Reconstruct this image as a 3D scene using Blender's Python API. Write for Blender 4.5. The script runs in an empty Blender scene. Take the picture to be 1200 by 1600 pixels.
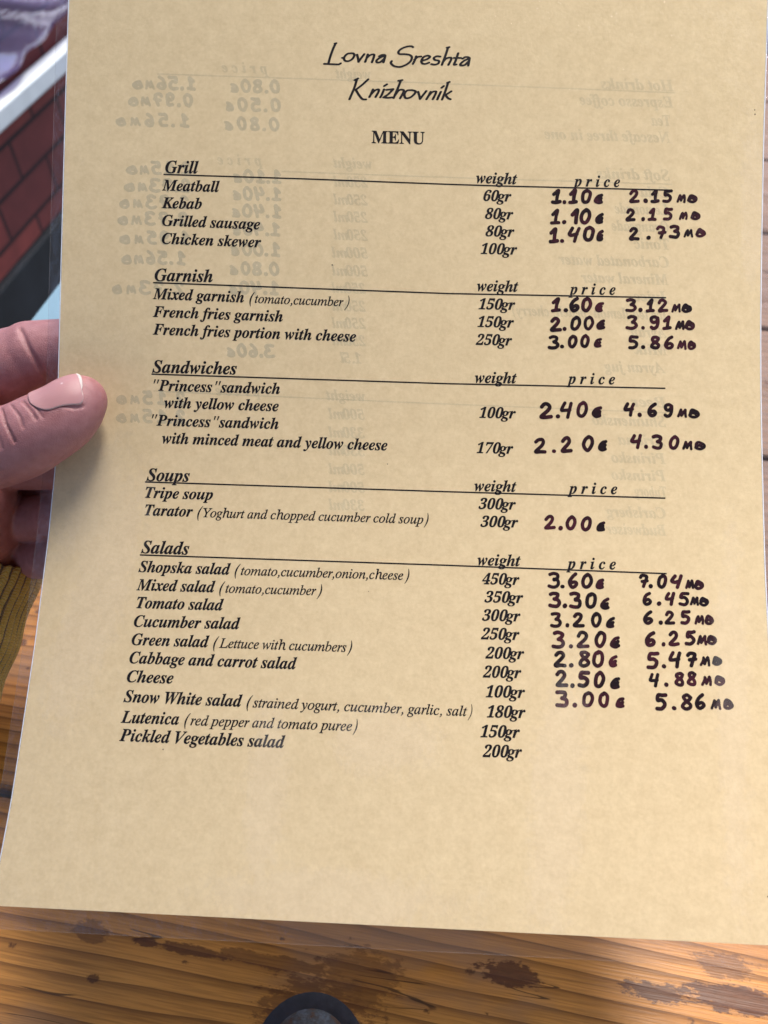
import bpy, bmesh, math, random
import numpy as np
from mathutils import Vector, Matrix
from mathutils.geometry import tessellate_polygon
from mathutils.bvhtree import BVHTree

random.seed(4); np.random.seed(4)
scn = bpy.context.scene
COL = scn.collection
R = math.radians

# ------------------------------------------------------------------ camera
TABLE_Z = 0.75
CAM_POS = Vector((0.0, 0.0, TABLE_Z + 0.303))
PITCH = R(50)
cam_d = bpy.data.cameras.new('camera')
cam = bpy.data.objects.new('camera', cam_d); COL.objects.link(cam)
cam.location = CAM_POS
cam.rotation_euler = (R(90) - PITCH, 0, 0)
cam_d.sensor_fit = 'VERTICAL'; cam_d.sensor_height = 7.6; cam_d.sensor_width = 5.7; cam_d.lens = 5.7
cam_d.clip_start = 0.01; cam_d.clip_end = 2000
cam_d.dof.use_dof = True; cam_d.dof.focus_distance = 0.232; cam_d.dof.aperture_fstop = 3.2
scn.camera = cam

# ------------------------------------------------------------------ world, sun, exposure
SUN_EL, SUN_AZ = R(68), R(14)          # light comes from ahead of the viewer, a little to the right
world = bpy.data.worlds.new('World'); scn.world = world; world.use_nodes = True
wn = world.node_tree.nodes; wl = world.node_tree.links
sky = wn.new('ShaderNodeTexSky'); sky.sky_type = 'NISHITA'; sky.sun_disc = False
sky.sun_elevation = SUN_EL; sky.sun_rotation = SUN_AZ; sky.air_density = 1.0; sky.dust_density = 3.0
bg = wn['Background']; bg.inputs['Strength'].default_value = 0.13
wl.new(sky.outputs['Color'], bg.inputs['Color'])
sun_d = bpy.data.lights.new('sun', 'SUN'); sun_d.energy = 3.8; sun_d.angle = R(30); sun_d.color = (1.0, 0.96, 0.90)
sun = bpy.data.objects.new('sun', sun_d); COL.objects.link(sun)
sdir = Vector((math.sin(SUN_AZ) * math.cos(SUN_EL), math.cos(SUN_AZ) * math.cos(SUN_EL), math.sin(SUN_EL)))
sun.rotation_euler = sdir.to_track_quat('Z', 'Y').to_euler()
sun.location = (0, 0, 4)
vs = scn.view_settings
vs.view_transform = 'Standard'; vs.look = 'None'; vs.gamma = 1.0; vs.use_curve_mapping = False
vs.exposure = 1.28
scn.render.engine = 'CYCLES'
scn.cycles.transparent_max_bounces = 24; scn.cycles.max_bounces = 10
scn.cycles.use_denoising = True

# ------------------------------------------------------------------ helpers
AX = Vector((1, 0, 0)); AD = Vector((0, -math.sin(PITCH), -math.cos(PITCH))); AF = Vector((0, math.cos(PITCH), -math.sin(PITCH)))
BASIS = np.array([AX, AD, AF])
def world_mm(p):
    """millimetres right / down / ahead of the photographer's eye -> world metres"""
    return np.asarray(p, float) @ BASIS / 1000.0 + np.array(CAM_POS)
def at(px, py, depth):
    """a point seen at (px, py) in the photograph, depth millimetres away"""
    return world_mm(((px - 600) / 1200 * depth, (py - 800) / 1200 * depth, depth))
def mesh_obj(name, verts, faces, mat=None, parent=None, smooth=False, origin=(0, 0, 0)):
    me = bpy.data.meshes.new(name)
    o3 = np.array(origin)
    me.from_pydata([tuple(np.asarray(v) - o3) for v in verts], [], [tuple(f) for f in faces])
    if smooth:
        me.polygons.foreach_set('use_smooth', [True] * len(me.polygons))
    me.update()
    o = bpy.data.objects.new(name, me); COL.objects.link(o)
    if mat: me.materials.append(mat)
    if parent is not None: o.parent = parent
    return o
def thing(name, label, cat, loc=(0, 0, 0), rotz=0, group=None):
    o = bpy.data.objects.new(name, None); COL.objects.link(o)
    o.location = loc; o.rotation_euler = (0, 0, rotz); o.empty_display_size = 0.05
    o['label'] = label; o['category'] = cat
    if group: o['group'] = group
    return o
def box(bm, x0, x1, y0, y1, z0, z1, bev=0.0):
    m = Matrix.Translation(((x0 + x1) / 2, (y0 + y1) / 2, (z0 + z1) / 2)) @ Matrix.Diagonal((x1 - x0, y1 - y0, z1 - z0, 1))
    r = bmesh.ops.create_cube(bm, size=1, matrix=m)
    if bev:
        es = list({e for v in r['verts'] for e in v.link_edges})
        bmesh.ops.bevel(bm, geom=es, offset=bev, segments=3, affect='EDGES', profile=0.5)
def bm_obj(name, bm, mat, parent=None, smooth=False):
    me = bpy.data.meshes.new(name); bm.to_mesh(me); bm.free()
    if smooth: me.polygons.foreach_set('use_smooth', [True] * len(me.polygons))
    o = bpy.data.objects.new(name, me); COL.objects.link(o); me.materials.append(mat)
    if parent is not None: o.parent = parent
    return o

class NT:
    def __init__(s, name):
        s.m = bpy.data.materials.new(name); s.m.use_nodes = True
        s.t = s.m.node_tree; s.n = s.t.nodes; s.l = s.t.links
        s.out = s.n['Material Output']; s.p = s.n['Principled BSDF']
    def new(s, kind, **kw):
        nd = s.n.new('ShaderNode' + kind)
        for k, v in kw.items(): setattr(nd, k, v)
        return nd
    def put(s, sock, v):
        if isinstance(v, bpy.types.NodeSocket): s.l.new(v, sock)
        elif v is not None: sock.default_value = v
    def math(s, op, a, b=None, c=None, clamp=False):
        nd = s.new('Math', operation=op, use_clamp=clamp)
        s.put(nd.inputs[0], a); s.put(nd.inputs[1], b); s.put(nd.inputs[2], c)
        return nd.outputs[0]
    def noise(s, vec, scale, detail=3, rough=0.55, dist=0.0):
        nd = s.new('TexNoise'); s.put(nd.inputs['Vector'], vec)
        nd.inputs['Scale'].default_value = scale; nd.inputs['Detail'].default_value = detail
        nd.inputs['Roughness'].default_value = rough; nd.inputs['Distortion'].default_value = dist
        return nd.outputs['Fac']
    def ramp(s, fac, stops):
        nd = s.new('ValToRGB'); s.put(nd.inputs[0], fac)
        e = nd.color_ramp.elements
        while len(e) < len(stops): e.new(0.5)
        for el, (p, c) in zip(e, stops):
            el.position = p; el.color = (*c, 1) if len(c) == 3 else c
        return nd.outputs[0]
    def mix(s, fac, a, b, mode='MIX'):
        nd = s.new('Mix', data_type='RGBA', blend_type=mode)
        s.put(nd.inputs[0], fac); s.put(nd.inputs[6], a if isinstance(a, bpy.types.NodeSocket) else (*a, 1)); s.put(nd.inputs[7], b if isinstance(b, bpy.types.NodeSocket) else (*b, 1))
        return nd.outputs[2]
    def coords(s, which='Object'):
        return s.new('TexCoord').outputs[which]
    def mapping(s, vec, scale=(1, 1, 1), rot=(0, 0, 0), loc=(0, 0, 0)):
        nd = s.new('Mapping'); s.put(nd.inputs[0], vec)
        nd.inputs[1].default_value = loc; nd.inputs[2].default_value = rot; nd.inputs[3].default_value = scale
        return nd.outputs[0]
    def bump(s, h, strength, dist, normal=None):
        nd = s.new('Bump'); nd.inputs['Strength'].default_value = strength; nd.inputs['Distance'].default_value = dist
        s.put(nd.inputs['Height'], h)
        if normal is not None: s.put(nd.inputs['Normal'], normal)
        return nd.outputs[0]
    def set(s, **kw):
        for k, v in kw.items():
            s.put(s.p.inputs[k.replace('_', ' ')], (*v, 1) if isinstance(v, tuple) and len(v) == 3 and 'Radius' not in k else v)
        return s.m
def smoothmask(k, d, lo, hi):
    nd = k.new('MapRange', interpolation_type='SMOOTHSTEP'); k.put(nd.inputs[0], d)
    nd.inputs[1].default_value = lo; nd.inputs[2].default_value = hi; nd.inputs[3].default_value = 1; nd.inputs[4].default_value = 0
    return nd.outputs[0]
# ------------------------------------------------------------------ materials
def mat_ground():
    k = NT('paving'); v = k.coords()
    c = k.ramp(k.noise(v, 3.0, 6), [(0.3, (0.012, 0.013, 0.016)), (0.7, (0.045, 0.042, 0.04))])
    return k.set(Base_Color=c, Roughness=0.9, Normal=k.bump(k.noise(v, 60, 4), 0.4, 0.01))
def mat_brick():
    k = NT('red_brick')
    v = k.coords('UV')
    b = k.new('TexBrick'); k.put(b.inputs['Vector'], v)
    b.inputs['Color1'].default_value = (0.36, 0.070, 0.055, 1); b.inputs['Color2'].default_value = (0.23, 0.048, 0.042, 1)
    b.inputs['Mortar'].default_value = (0.012, 0.008, 0.010, 1)
    b.inputs['Scale'].default_value = 1.0; b.inputs['Mortar Size'].default_value = 0.005; b.inputs['Mortar Smooth'].default_value = 0.2
    b.inputs['Brick Width'].default_value = 0.21; b.inputs['Row Height'].default_value = 0.075
    n = k.noise(v, 14, 5)
    c = k.mix(k.math('MULTIPLY', n, 0.8), b.outputs['Color'], (0.06, 0.013, 0.014))
    sp = smoothmask(k, k.noise(v, 9, 2), 0.24, 0.30)
    c = k.mix(k.math('MULTIPLY', sp, 0.35), c, (0.22, 0.18, 0.17))
    return k.set(Base_Color=c, Roughness=0.75, Normal=k.bump(b.outputs['Fac'], -0.6, 0.004))
def mat_plain(name, col, rough=0.6, metal=0.0, nz=0.15, scale=40, **kw):
    k = NT(name); v = k.coords(); n = k.noise(v, scale, 4)
    d = tuple(x * (1 - nz) for x in col); l = tuple(min(1, x * (1 + nz)) for x in col)
    return k.set(Base_Color=k.ramp(n, [(0.3, d), (0.7, l)]), Roughness=rough, Metallic=metal, Normal=k.bump(n, 0.1, 0.002), **kw)
def mat_clear(name, tint, gloss, rough, bump_scale, bump_d, veil=0.0, veil_col=(0.8, 0.8, 0.9), veil_map=None):
    """thin clear plastic: see-through sheet with a Schlick reflection"""
    k = NT(name); v = k.coords()
    tr = k.new('BsdfTransparent'); tr.inputs[0].default_value = (*tint, 1)
    gl = k.new('BsdfGlossy'); gl.inputs['Color'].default_value = (1, 1, 1, 1)
    k.put(gl.inputs['Roughness'], rough(k, v) if callable(rough) else rough)
    h = k.noise(v, bump_scale, 3)
    h2 = k.noise(v, bump_scale * 0.12, 2)
    k.put(gl.inputs['Normal'], k.bump(k.math('ADD', h, k.math('MULTIPLY', h2, 3.0)), 1.0, bump_d))
    lw = k.new('LayerWeight'); lw.inputs[0].default_value = 0.5
    fr = k.math('ADD', k.math('MULTIPLY', k.math('POWER', lw.outputs['Facing'], 5), 1 - gloss), gloss)
    ms = k.new('MixShader'); k.put(ms.inputs[0], fr); k.l.new(tr.outputs[0], ms.inputs[1]); k.l.new(gl.outputs[0], ms.inputs[2])
    last = ms.outputs[0]
    if veil:
        df = k.new('BsdfDiffuse'); df.inputs[0].default_value = (*veil_col, 1)
        m2 = k.new('MixShader')
        k.put(m2.inputs[0], k.math('MULTIPLY', veil_map(k, v), veil) if veil_map else veil)
        k.l.new(last, m2.inputs[1]); k.l.new(df.outputs[0], m2.inputs[2]); last = m2.outputs[0]
    k.l.new(last, k.out.inputs['Surface'])
    return k.m
def mat_paper():
    k = NT('tan_paper'); v = k.coords()
    a = k.noise(v, 260, 5, 0.65); b = k.noise(v, 900, 3, 0.6); c0 = k.noise(v, 22, 3)
    f = k.math('ADD', k.math('MULTIPLY', a, 0.5), k.math('ADD', k.math('MULTIPLY', b, 0.35), k.math('MULTIPLY', c0, 0.07)))
    c = k.ramp(f, [(0.32, PAPER_LO), (0.66, PAPER_HI)])
    df = k.new('BsdfDiffuse'); tl = k.new('BsdfTranslucent')
    k.l.new(c, df.inputs[0]); k.put(tl.inputs[0], k.mix(1.0, c, (1.0, 0.95, 0.85), 'MULTIPLY'))
    nb = k.bump(f, 0.25, 0.0006); k.l.new(nb, df.inputs['Normal'])
    ms = k.new('MixShader'); ms.inputs[0].default_value = 0.28
    k.l.new(df.outputs[0], ms.inputs[1]); k.l.new(tl.outputs[0], ms.inputs[2])
    k.l.new(ms.outputs[0], k.out.inputs['Surface'])
    return k.m
PAPER_LO, PAPER_HI = (0.715, 0.57, 0.335), (0.85, 0.70, 0.435)
def mat_ink(name, lo, hi, scale, rough=0.5):
    k = NT(name); v = k.coords()
    return k.set(Base_Color=k.ramp(k.noise(v, scale, 3), [(0.42, lo), (0.68, hi)]), Roughness=rough, Specular_IOR_Level=0.08)
def mat_wood():
    k = NT('varnished_pine')
    uv = k.coords('UV')                               # x along the plank, y across, metres
    sx = k.new('SeparateXYZ'); k.l.new(uv, sx.inputs[0])
    wob = k.noise(k.mapping(uv, (5, 16, 1)), 1.0, 3, 0.5)
    wob2 = k.noise(k.mapping(uv, (1.3, 6, 1), loc=(3, 1, 0)), 1.0, 2, 0.5)
    y = k.math('ADD', sx.outputs[1], k.math('ADD', k.math('MULTIPLY', wob, 0.010), k.math('MULTIPLY', wob2, 0.05)))
    ph = k.math('FRACT', k.math('MULTIPLY', y, 185))
    late = k.math('POWER', ph, 3.0)
    fib = k.noise(k.mapping(uv, (40, 1500, 1)), 1.0, 3, 0.6)
    fib2 = k.noise(k.mapping(uv, (12, 220, 1)), 1.0, 3, 0.6)
    tone = k.noise(k.mapping(uv, (4, 14, 1), loc=(7, 2, 0)), 1.0, 3)
    c = k.ramp(tone, [(0.3, (0.43, 0.165, 0.027)), (0.7, (0.54, 0.24, 0.052))])
    c = k.mix(k.math('MULTIPLY', late, 0.72), c, (0.070, 0.020, 0.005))
    c = k.mix(k.math('MULTIPLY', smoothmask(k, fib, 0.62, 0.40), 0.30), c, (0.085, 0.030, 0.009))
    c = k.mix(k.math('MULTIPLY', smoothmask(k, fib2, 0.30, 0.44), 0.35), c, (0.065, 0.022, 0.006))
    # bare greyed wood where the varnish has worn
    worn = smoothmask(k, k.noise(k.mapping(uv, (9, 20, 1), loc=(0.0, 4.4, 0)), 1.0, 4), 0.36, 0.47)
    c = k.mix(k.math('MULTIPLY', worn, 0.45), c, (0.20, 0.12, 0.075))
    far = k.math('ADD', k.math('ADD', sx.outputs[1], k.math('MULTIPLY', sx.outputs[0], 0.35)), k.math('MULTIPLY', wob, 0.08))
    weather = k.math('SUBTRACT', 1.0, smoothmask(k, far, 0.14, 0.30))          # weathered grey boards towards the far end
    c = k.mix(k.math('MULTIPLY', weather, 0.85), c, k.ramp(fib2, [(0.3, (0.055, 0.042, 0.040)), (0.7, (0.115, 0.092, 0.088))]))
    # hairline cracks along the grain
    ck = k.math('ABSOLUTE', k.math('SUBTRACT', k.noise(k.mapping(uv, (7, 130, 1), loc=(1, 9, 0)), 1.0, 2, 0.5), 0.5))
    ck = k.math('MULTIPLY', smoothmask(k, ck, 0.004, 0.010), smoothmask(k, k.noise(k.mapping(uv, (14, 30, 1), loc=(4, 0, 0)), 1.0, 2), 0.42, 0.46))
    c = k.mix(k.math('MULTIPLY', ck, 0.8), c, (0.022, 0.009, 0.004))
    # specks
    vo = k.new('TexVoronoi'); k.put(vo.inputs['Vector'], k.mapping(uv, (95, 150, 1))); vo.inputs['Scale'].default_value = 1.0
    sel = k.new('SeparateColor'); k.l.new(vo.outputs['Color'], sel.inputs[0])
    rad = k.math('MULTIPLY', k.math('SUBTRACT', sel.outputs[0], 0.55), 0.5)
    dn = k.math('ADD', vo.outputs['Distance'], k.math('MULTIPLY', k.noise(uv, 900, 3), 0.25))
    spk = smoothmask(k, k.math('SUBTRACT', dn, rad), 0.06, 0.16)
    c = k.mix(k.math('MULTIPLY', spk, 0.75), c, (0.045, 0.013, 0.006))
    # old stains: (centre along, centre across, half length, half width, strength)
    nx = k.noise(k.mapping(uv, (0.55, 1, 1)), 170, 5, 0.7); ny = k.noise(k.mapping(uv, (0.35, 1, 1), loc=(5, 5, 0)), 700, 4, 0.75)
    gsum = None
    for (s, n, a, b, st) in STAINS:
        dx = k.math('DIVIDE', k.math('SUBTRACT', sx.outputs[0], s), a); dy = k.math('DIVIDE', k.math('SUBTRACT', sx.outputs[1], n), b)
        d = k.math('SQRT', k.math('ADD', k.math('MULTIPLY', dx, dx), k.math('MULTIPLY', dy, dy)))
        d = k.math('ADD', d, k.math('ADD', k.math('MULTIPLY', k.math('SUBTRACT', nx, 0.5), 2.0), k.math('MULTIPLY', k.math('SUBTRACT', ny, 0.5), 1.8)))
        m = k.math('MULTIPLY', smoothmask(k, d, 0.85, 1.12), st)
        gsum = m if gsum is None else k.math('MAXIMUM', gsum, m)
    c = k.mix(gsum, c, k.ramp(ny, [(0.3, (0.045, 0.013, 0.006)), (0.7, (0.09, 0.028, 0.012))]))
    h = k.math('ADD', k.math('MULTIPLY', late, 0.5), k.math('ADD', k.math('MULTIPLY', fib, 0.35), k.math('MULTIPLY', k.noise(uv, 120, 3), 0.4)))
    nb = k.bump(h, 0.5, 0.0006)
    rr0 = k.math('ADD', k.math('MULTIPLY', worn, 0.15), k.math('ADD', 0.26, k.math('MULTIPLY', fib2, 0.22)))
    rr = k.math('ADD', rr0, k.math('MULTIPLY', weather, 0.45), clamp=True)
    return k.set(Base_Color=c, Roughness=rr, Normal=nb, Coat_Weight=k.math('MULTIPLY', k.math('SUBTRACT', 1.0, weather), 0.08), Coat_Roughness=0.3, Specular_IOR_Level=0.3)
def mat_skin():
    k = NT('skin'); v = k.coords()
    a = k.noise(v, 90, 3); b = k.noise(v, 420, 4)
    c = k.ramp(k.math('ADD', k.math('MULTIPLY', a, 0.6), k.math('MULTIPLY', b, 0.4)), [(0.3, (0.28, 0.102, 0.104)), (0.7, (0.43, 0.200, 0.198))])
    vo = k.new('TexVoronoi', feature='DISTANCE_TO_EDGE'); k.put(vo.inputs['Vector'], v); vo.inputs['Scale'].default_value = 1700
    cell = k.math('MINIMUM', vo.outputs['Distance'], 0.25)
    h = k.math('ADD', k.math('MULTIPLY', cell, 1.6), k.math('MULTIPLY', b, 0.5))
    nb = k.bump(h, 0.35, 0.0004)
    return k.set(Base_Color=c, Roughness=0.48, Normal=nb, Subsurface_Weight=0.18, Subsurface_Radius=(1.0, 0.35, 0.2), Subsurface_Scale=0.0025)
def mat_nail():
    k = NT('nail_plate'); uv = k.coords('UV')
    sx = k.new('SeparateXYZ'); k.l.new(uv, sx.inputs[0])
    tip = smoothmask(k, k.math('ADD', sx.outputs[0], k.math('MULTIPLY', k.noise(uv, 6, 2), 0.03)), 0.978, 0.96)
    c = k.ramp(sx.outputs[0], [(0.0, (0.50, 0.26, 0.25)), (0.3, (0.40, 0.19, 0.19)), (0.9, (0.42, 0.20, 0.20)), (1.0, (0.45, 0.24, 0.23))])
    c = k.mix(tip, c, (0.62, 0.52, 0.48))
    ed = k.math('ABSOLUTE', k.math('SUBTRACT', sx.outputs[1], 0.5))
    c = k.mix(k.math('MULTIPLY', k.math('SUBTRACT', 1.0, smoothmask(k, ed, 0.475, 0.495)), 0.6), c, (0.58, 0.45, 0.42))
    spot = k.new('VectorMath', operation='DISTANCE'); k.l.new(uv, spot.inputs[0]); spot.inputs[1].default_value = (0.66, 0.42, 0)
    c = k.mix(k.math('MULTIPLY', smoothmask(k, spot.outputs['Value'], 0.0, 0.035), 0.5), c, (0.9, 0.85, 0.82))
    h = k.noise(k.mapping(uv, (2, 30, 1)), 1.0, 3)
    return k.set(Base_Color=c, Roughness=0.5, Normal=k.bump(h, 0.25, 0.0002), Subsurface_Weight=0.1, Subsurface_Radius=(1, .4, .3), Subsurface_Scale=0.001)
def mat_knit():
    k = NT('mustard_knit'); uv = k.coords('UV')        # x = rib number, y = mm along the sleeve
    sx = k.new('SeparateXYZ'); k.l.new(uv, sx.inputs[0])
    wob = k.noise(k.mapping(uv, (0.8, 0.10, 1)), 1.0, 3)
    ph = k.math('FRACT', k.math('ADD', sx.outputs[0], k.math('MULTIPLY', wob, 0.35)))
    d = k.math('ABSOLUTE', k.math('SUBTRACT', ph, 0.5))
    teeth = k.math('MULTIPLY', k.math('ABSOLUTE', k.math('SUBTRACT', k.math('FRACT', k.math('MULTIPLY', sx.outputs[1], 0.9)), 0.5)), 0.12)
    brk = k.math('MULTIPLY', k.noise(k.mapping(uv, (1.0, 0.09, 1), loc=(2, 2, 0)), 1.0, 2), 0.55)
    slot = smoothmask(k, k.math('ADD', k.math('ADD', d, teeth), k.math('SUBTRACT', brk, 0.26)), 0.20, 0.24)
    n = k.noise(uv, 3.0, 4)
    c = k.ramp(n, [(0.3, (0.56, 0.37, 0.06)), (0.7, (0.76, 0.55, 0.13))])
    c = k.mix(k.math('MULTIPLY', slot, 0.9), c, (0.03, 0.018, 0.010))
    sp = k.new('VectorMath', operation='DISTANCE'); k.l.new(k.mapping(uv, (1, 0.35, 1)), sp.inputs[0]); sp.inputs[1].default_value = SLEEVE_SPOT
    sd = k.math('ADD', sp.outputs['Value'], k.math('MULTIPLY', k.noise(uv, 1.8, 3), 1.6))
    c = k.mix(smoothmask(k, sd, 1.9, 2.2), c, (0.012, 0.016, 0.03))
    h = k.math('ADD', k.math('MULTIPLY', k.math('ABSOLUTE', k.math('SINE', k.math('ADD', k.math('MULTIPLY', sx.outputs[1], 2.8), k.math('MULTIPLY', d, 5.0)))), 0.9), k.noise(uv, 6, 4, 0.7))
    return k.set(Base_Color=c, Roughness=0.95, Normal=k.bump(h, 1.0, 0.0009), Sheen_Weight=0.3)
# ------------------------------------------------------------------ data: page shape, lettering
PAGE_LEFT=[(-94.75, -193.3, 234.3), (-94.92, -187.97, 234.27), (-95.08, -182.63, 234.24), (-95.24, -177.29, 234.21), (-95.39, -171.95, 234.16), (-95.54, -166.59, 234.09), (-95.68, -161.23, 234.02), (-95.82, -155.87, 233.93), (-95.96, -150.5, 233.83), (-96.1, -145.14, 233.73), (-96.23, -139.78, 233.62), (-96.34, -134.42, 233.52), (-96.45, -129.06, 233.4), (-96.56, -123.71, 233.28), (-96.65, -118.35, 233.15), (-96.74, -113.0, 233.0), (-96.83, -107.65, 232.87), (-96.93, -102.32, 232.75), (-97.03, -97.01, 232.67), (-97.15, -91.71, 232.61), (-97.28, -86.43, 232.58), (-97.41, -81.15, 232.55), (-97.55, -75.87, 232.54), (-97.69, -70.6, 232.54), (-97.83, -65.33, 232.56), (-97.97, -60.07, 232.58), (-98.1, -54.8, 232.6), (-98.23, -49.53, 232.62), (-98.35, -44.26, 232.61), (-98.46, -38.98, 232.58), (-98.58, -33.69, 232.5), (-98.68, -28.41, 232.37), (-98.75, -23.12, 232.17), (-98.81, -17.83, 231.87), (-98.97, -12.55, 231.45), (-99.24, -7.29, 230.93), (-99.5, -2.05, 230.29), (-99.67, 3.16, 229.56), (-99.86, 8.34, 228.75), (-100.12, 13.47, 227.88), (-100.36, 18.56, 226.96), (-100.57, 23.61, 226.01), (-100.77, 28.61, 225.03), (-100.95, 33.56, 224.02), (-101.14, 38.45, 222.98), (-101.37, 43.3, 221.89), (-101.61, 48.08, 220.78), (-101.82, 52.82, 219.64), (-102.02, 57.49, 218.47), (-102.22, 62.1, 217.29), (-102.4, 66.66, 216.09), (-102.57, 71.15, 214.87), (-102.72, 75.58, 213.62), (-102.89, 79.94, 212.34), (-103.11, 84.23, 211.03), (-103.37, 88.45, 209.69), (-103.62, 92.61, 208.35), (-103.86, 96.7, 207.0), (-104.07, 100.74, 205.66), (-104.29, 104.71, 204.32)]
PAGE_RIGHT=[(115.02, -186.05, 227.84), (114.87, -180.72, 227.95), (114.72, -175.39, 228.08), (114.56, -170.05, 228.2), (114.41, -164.7, 228.32), (114.25, -159.34, 228.43), (114.09, -153.98, 228.54), (113.97, -148.61, 228.63), (113.86, -143.24, 228.72), (113.74, -137.87, 228.81), (113.62, -132.5, 228.91), (113.5, -127.14, 229.01), (113.38, -121.77, 229.12), (113.26, -116.41, 229.24), (113.16, -111.04, 229.35), (113.09, -105.65, 229.44), (113.02, -100.25, 229.51), (112.93, -94.89, 229.54), (112.82, -89.59, 229.52), (112.69, -84.32, 229.46), (112.56, -79.03, 229.37), (112.43, -73.74, 229.25), (112.3, -68.44, 229.1), (112.15, -63.16, 228.93), (112.0, -57.89, 228.72), (111.86, -52.62, 228.49), (111.73, -47.36, 228.21), (111.59, -42.11, 227.91), (111.46, -36.85, 227.58), (111.35, -31.57, 227.22), (111.25, -26.27, 226.84), (111.14, -20.98, 226.41), (111.01, -15.7, 225.94), (110.88, -10.44, 225.41), (110.71, -5.19, 224.81), (110.52, 0.06, 224.16), (110.31, 5.32, 223.44), (110.08, 10.54, 222.67), (109.85, 15.73, 221.86), (109.65, 20.86, 220.99), (109.45, 25.94, 220.09), (109.24, 30.96, 219.15), (109.02, 35.95, 218.19), (108.78, 40.88, 217.2), (108.56, 45.76, 216.17), (108.36, 50.61, 215.11), (108.18, 55.41, 214.02), (107.98, 60.15, 212.9), (107.76, 64.83, 211.77), (107.55, 69.45, 210.62), (107.37, 74.01, 209.45), (107.21, 78.5, 208.27), (107.03, 82.93, 207.06), (106.83, 87.3, 205.84), (106.63, 91.61, 204.61), (106.41, 95.87, 203.37), (106.19, 100.07, 202.13), (105.97, 104.22, 200.9), (105.75, 108.33, 199.7), (105.43, 112.35, 198.52)]
PAGE_V=[301.66, 296.32, 290.99, 285.65, 280.3, 274.94, 269.58, 264.21, 258.84, 253.47, 248.1, 242.74, 237.38, 232.02, 226.65, 221.28, 215.91, 210.56, 205.26, 199.97, 194.68, 189.39, 184.11, 178.82, 173.55, 168.28, 163.02, 157.75, 152.48, 147.2, 141.9, 136.6, 131.31, 126.02, 120.73, 115.43, 110.13, 104.86, 99.61, 94.4, 89.23, 84.1, 79.01, 73.97, 68.96, 63.99, 59.07, 54.2, 49.38, 44.61, 39.9, 35.25, 30.65, 26.1, 21.61, 17.18, 12.79, 8.47, 4.2, 0.0]
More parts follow.
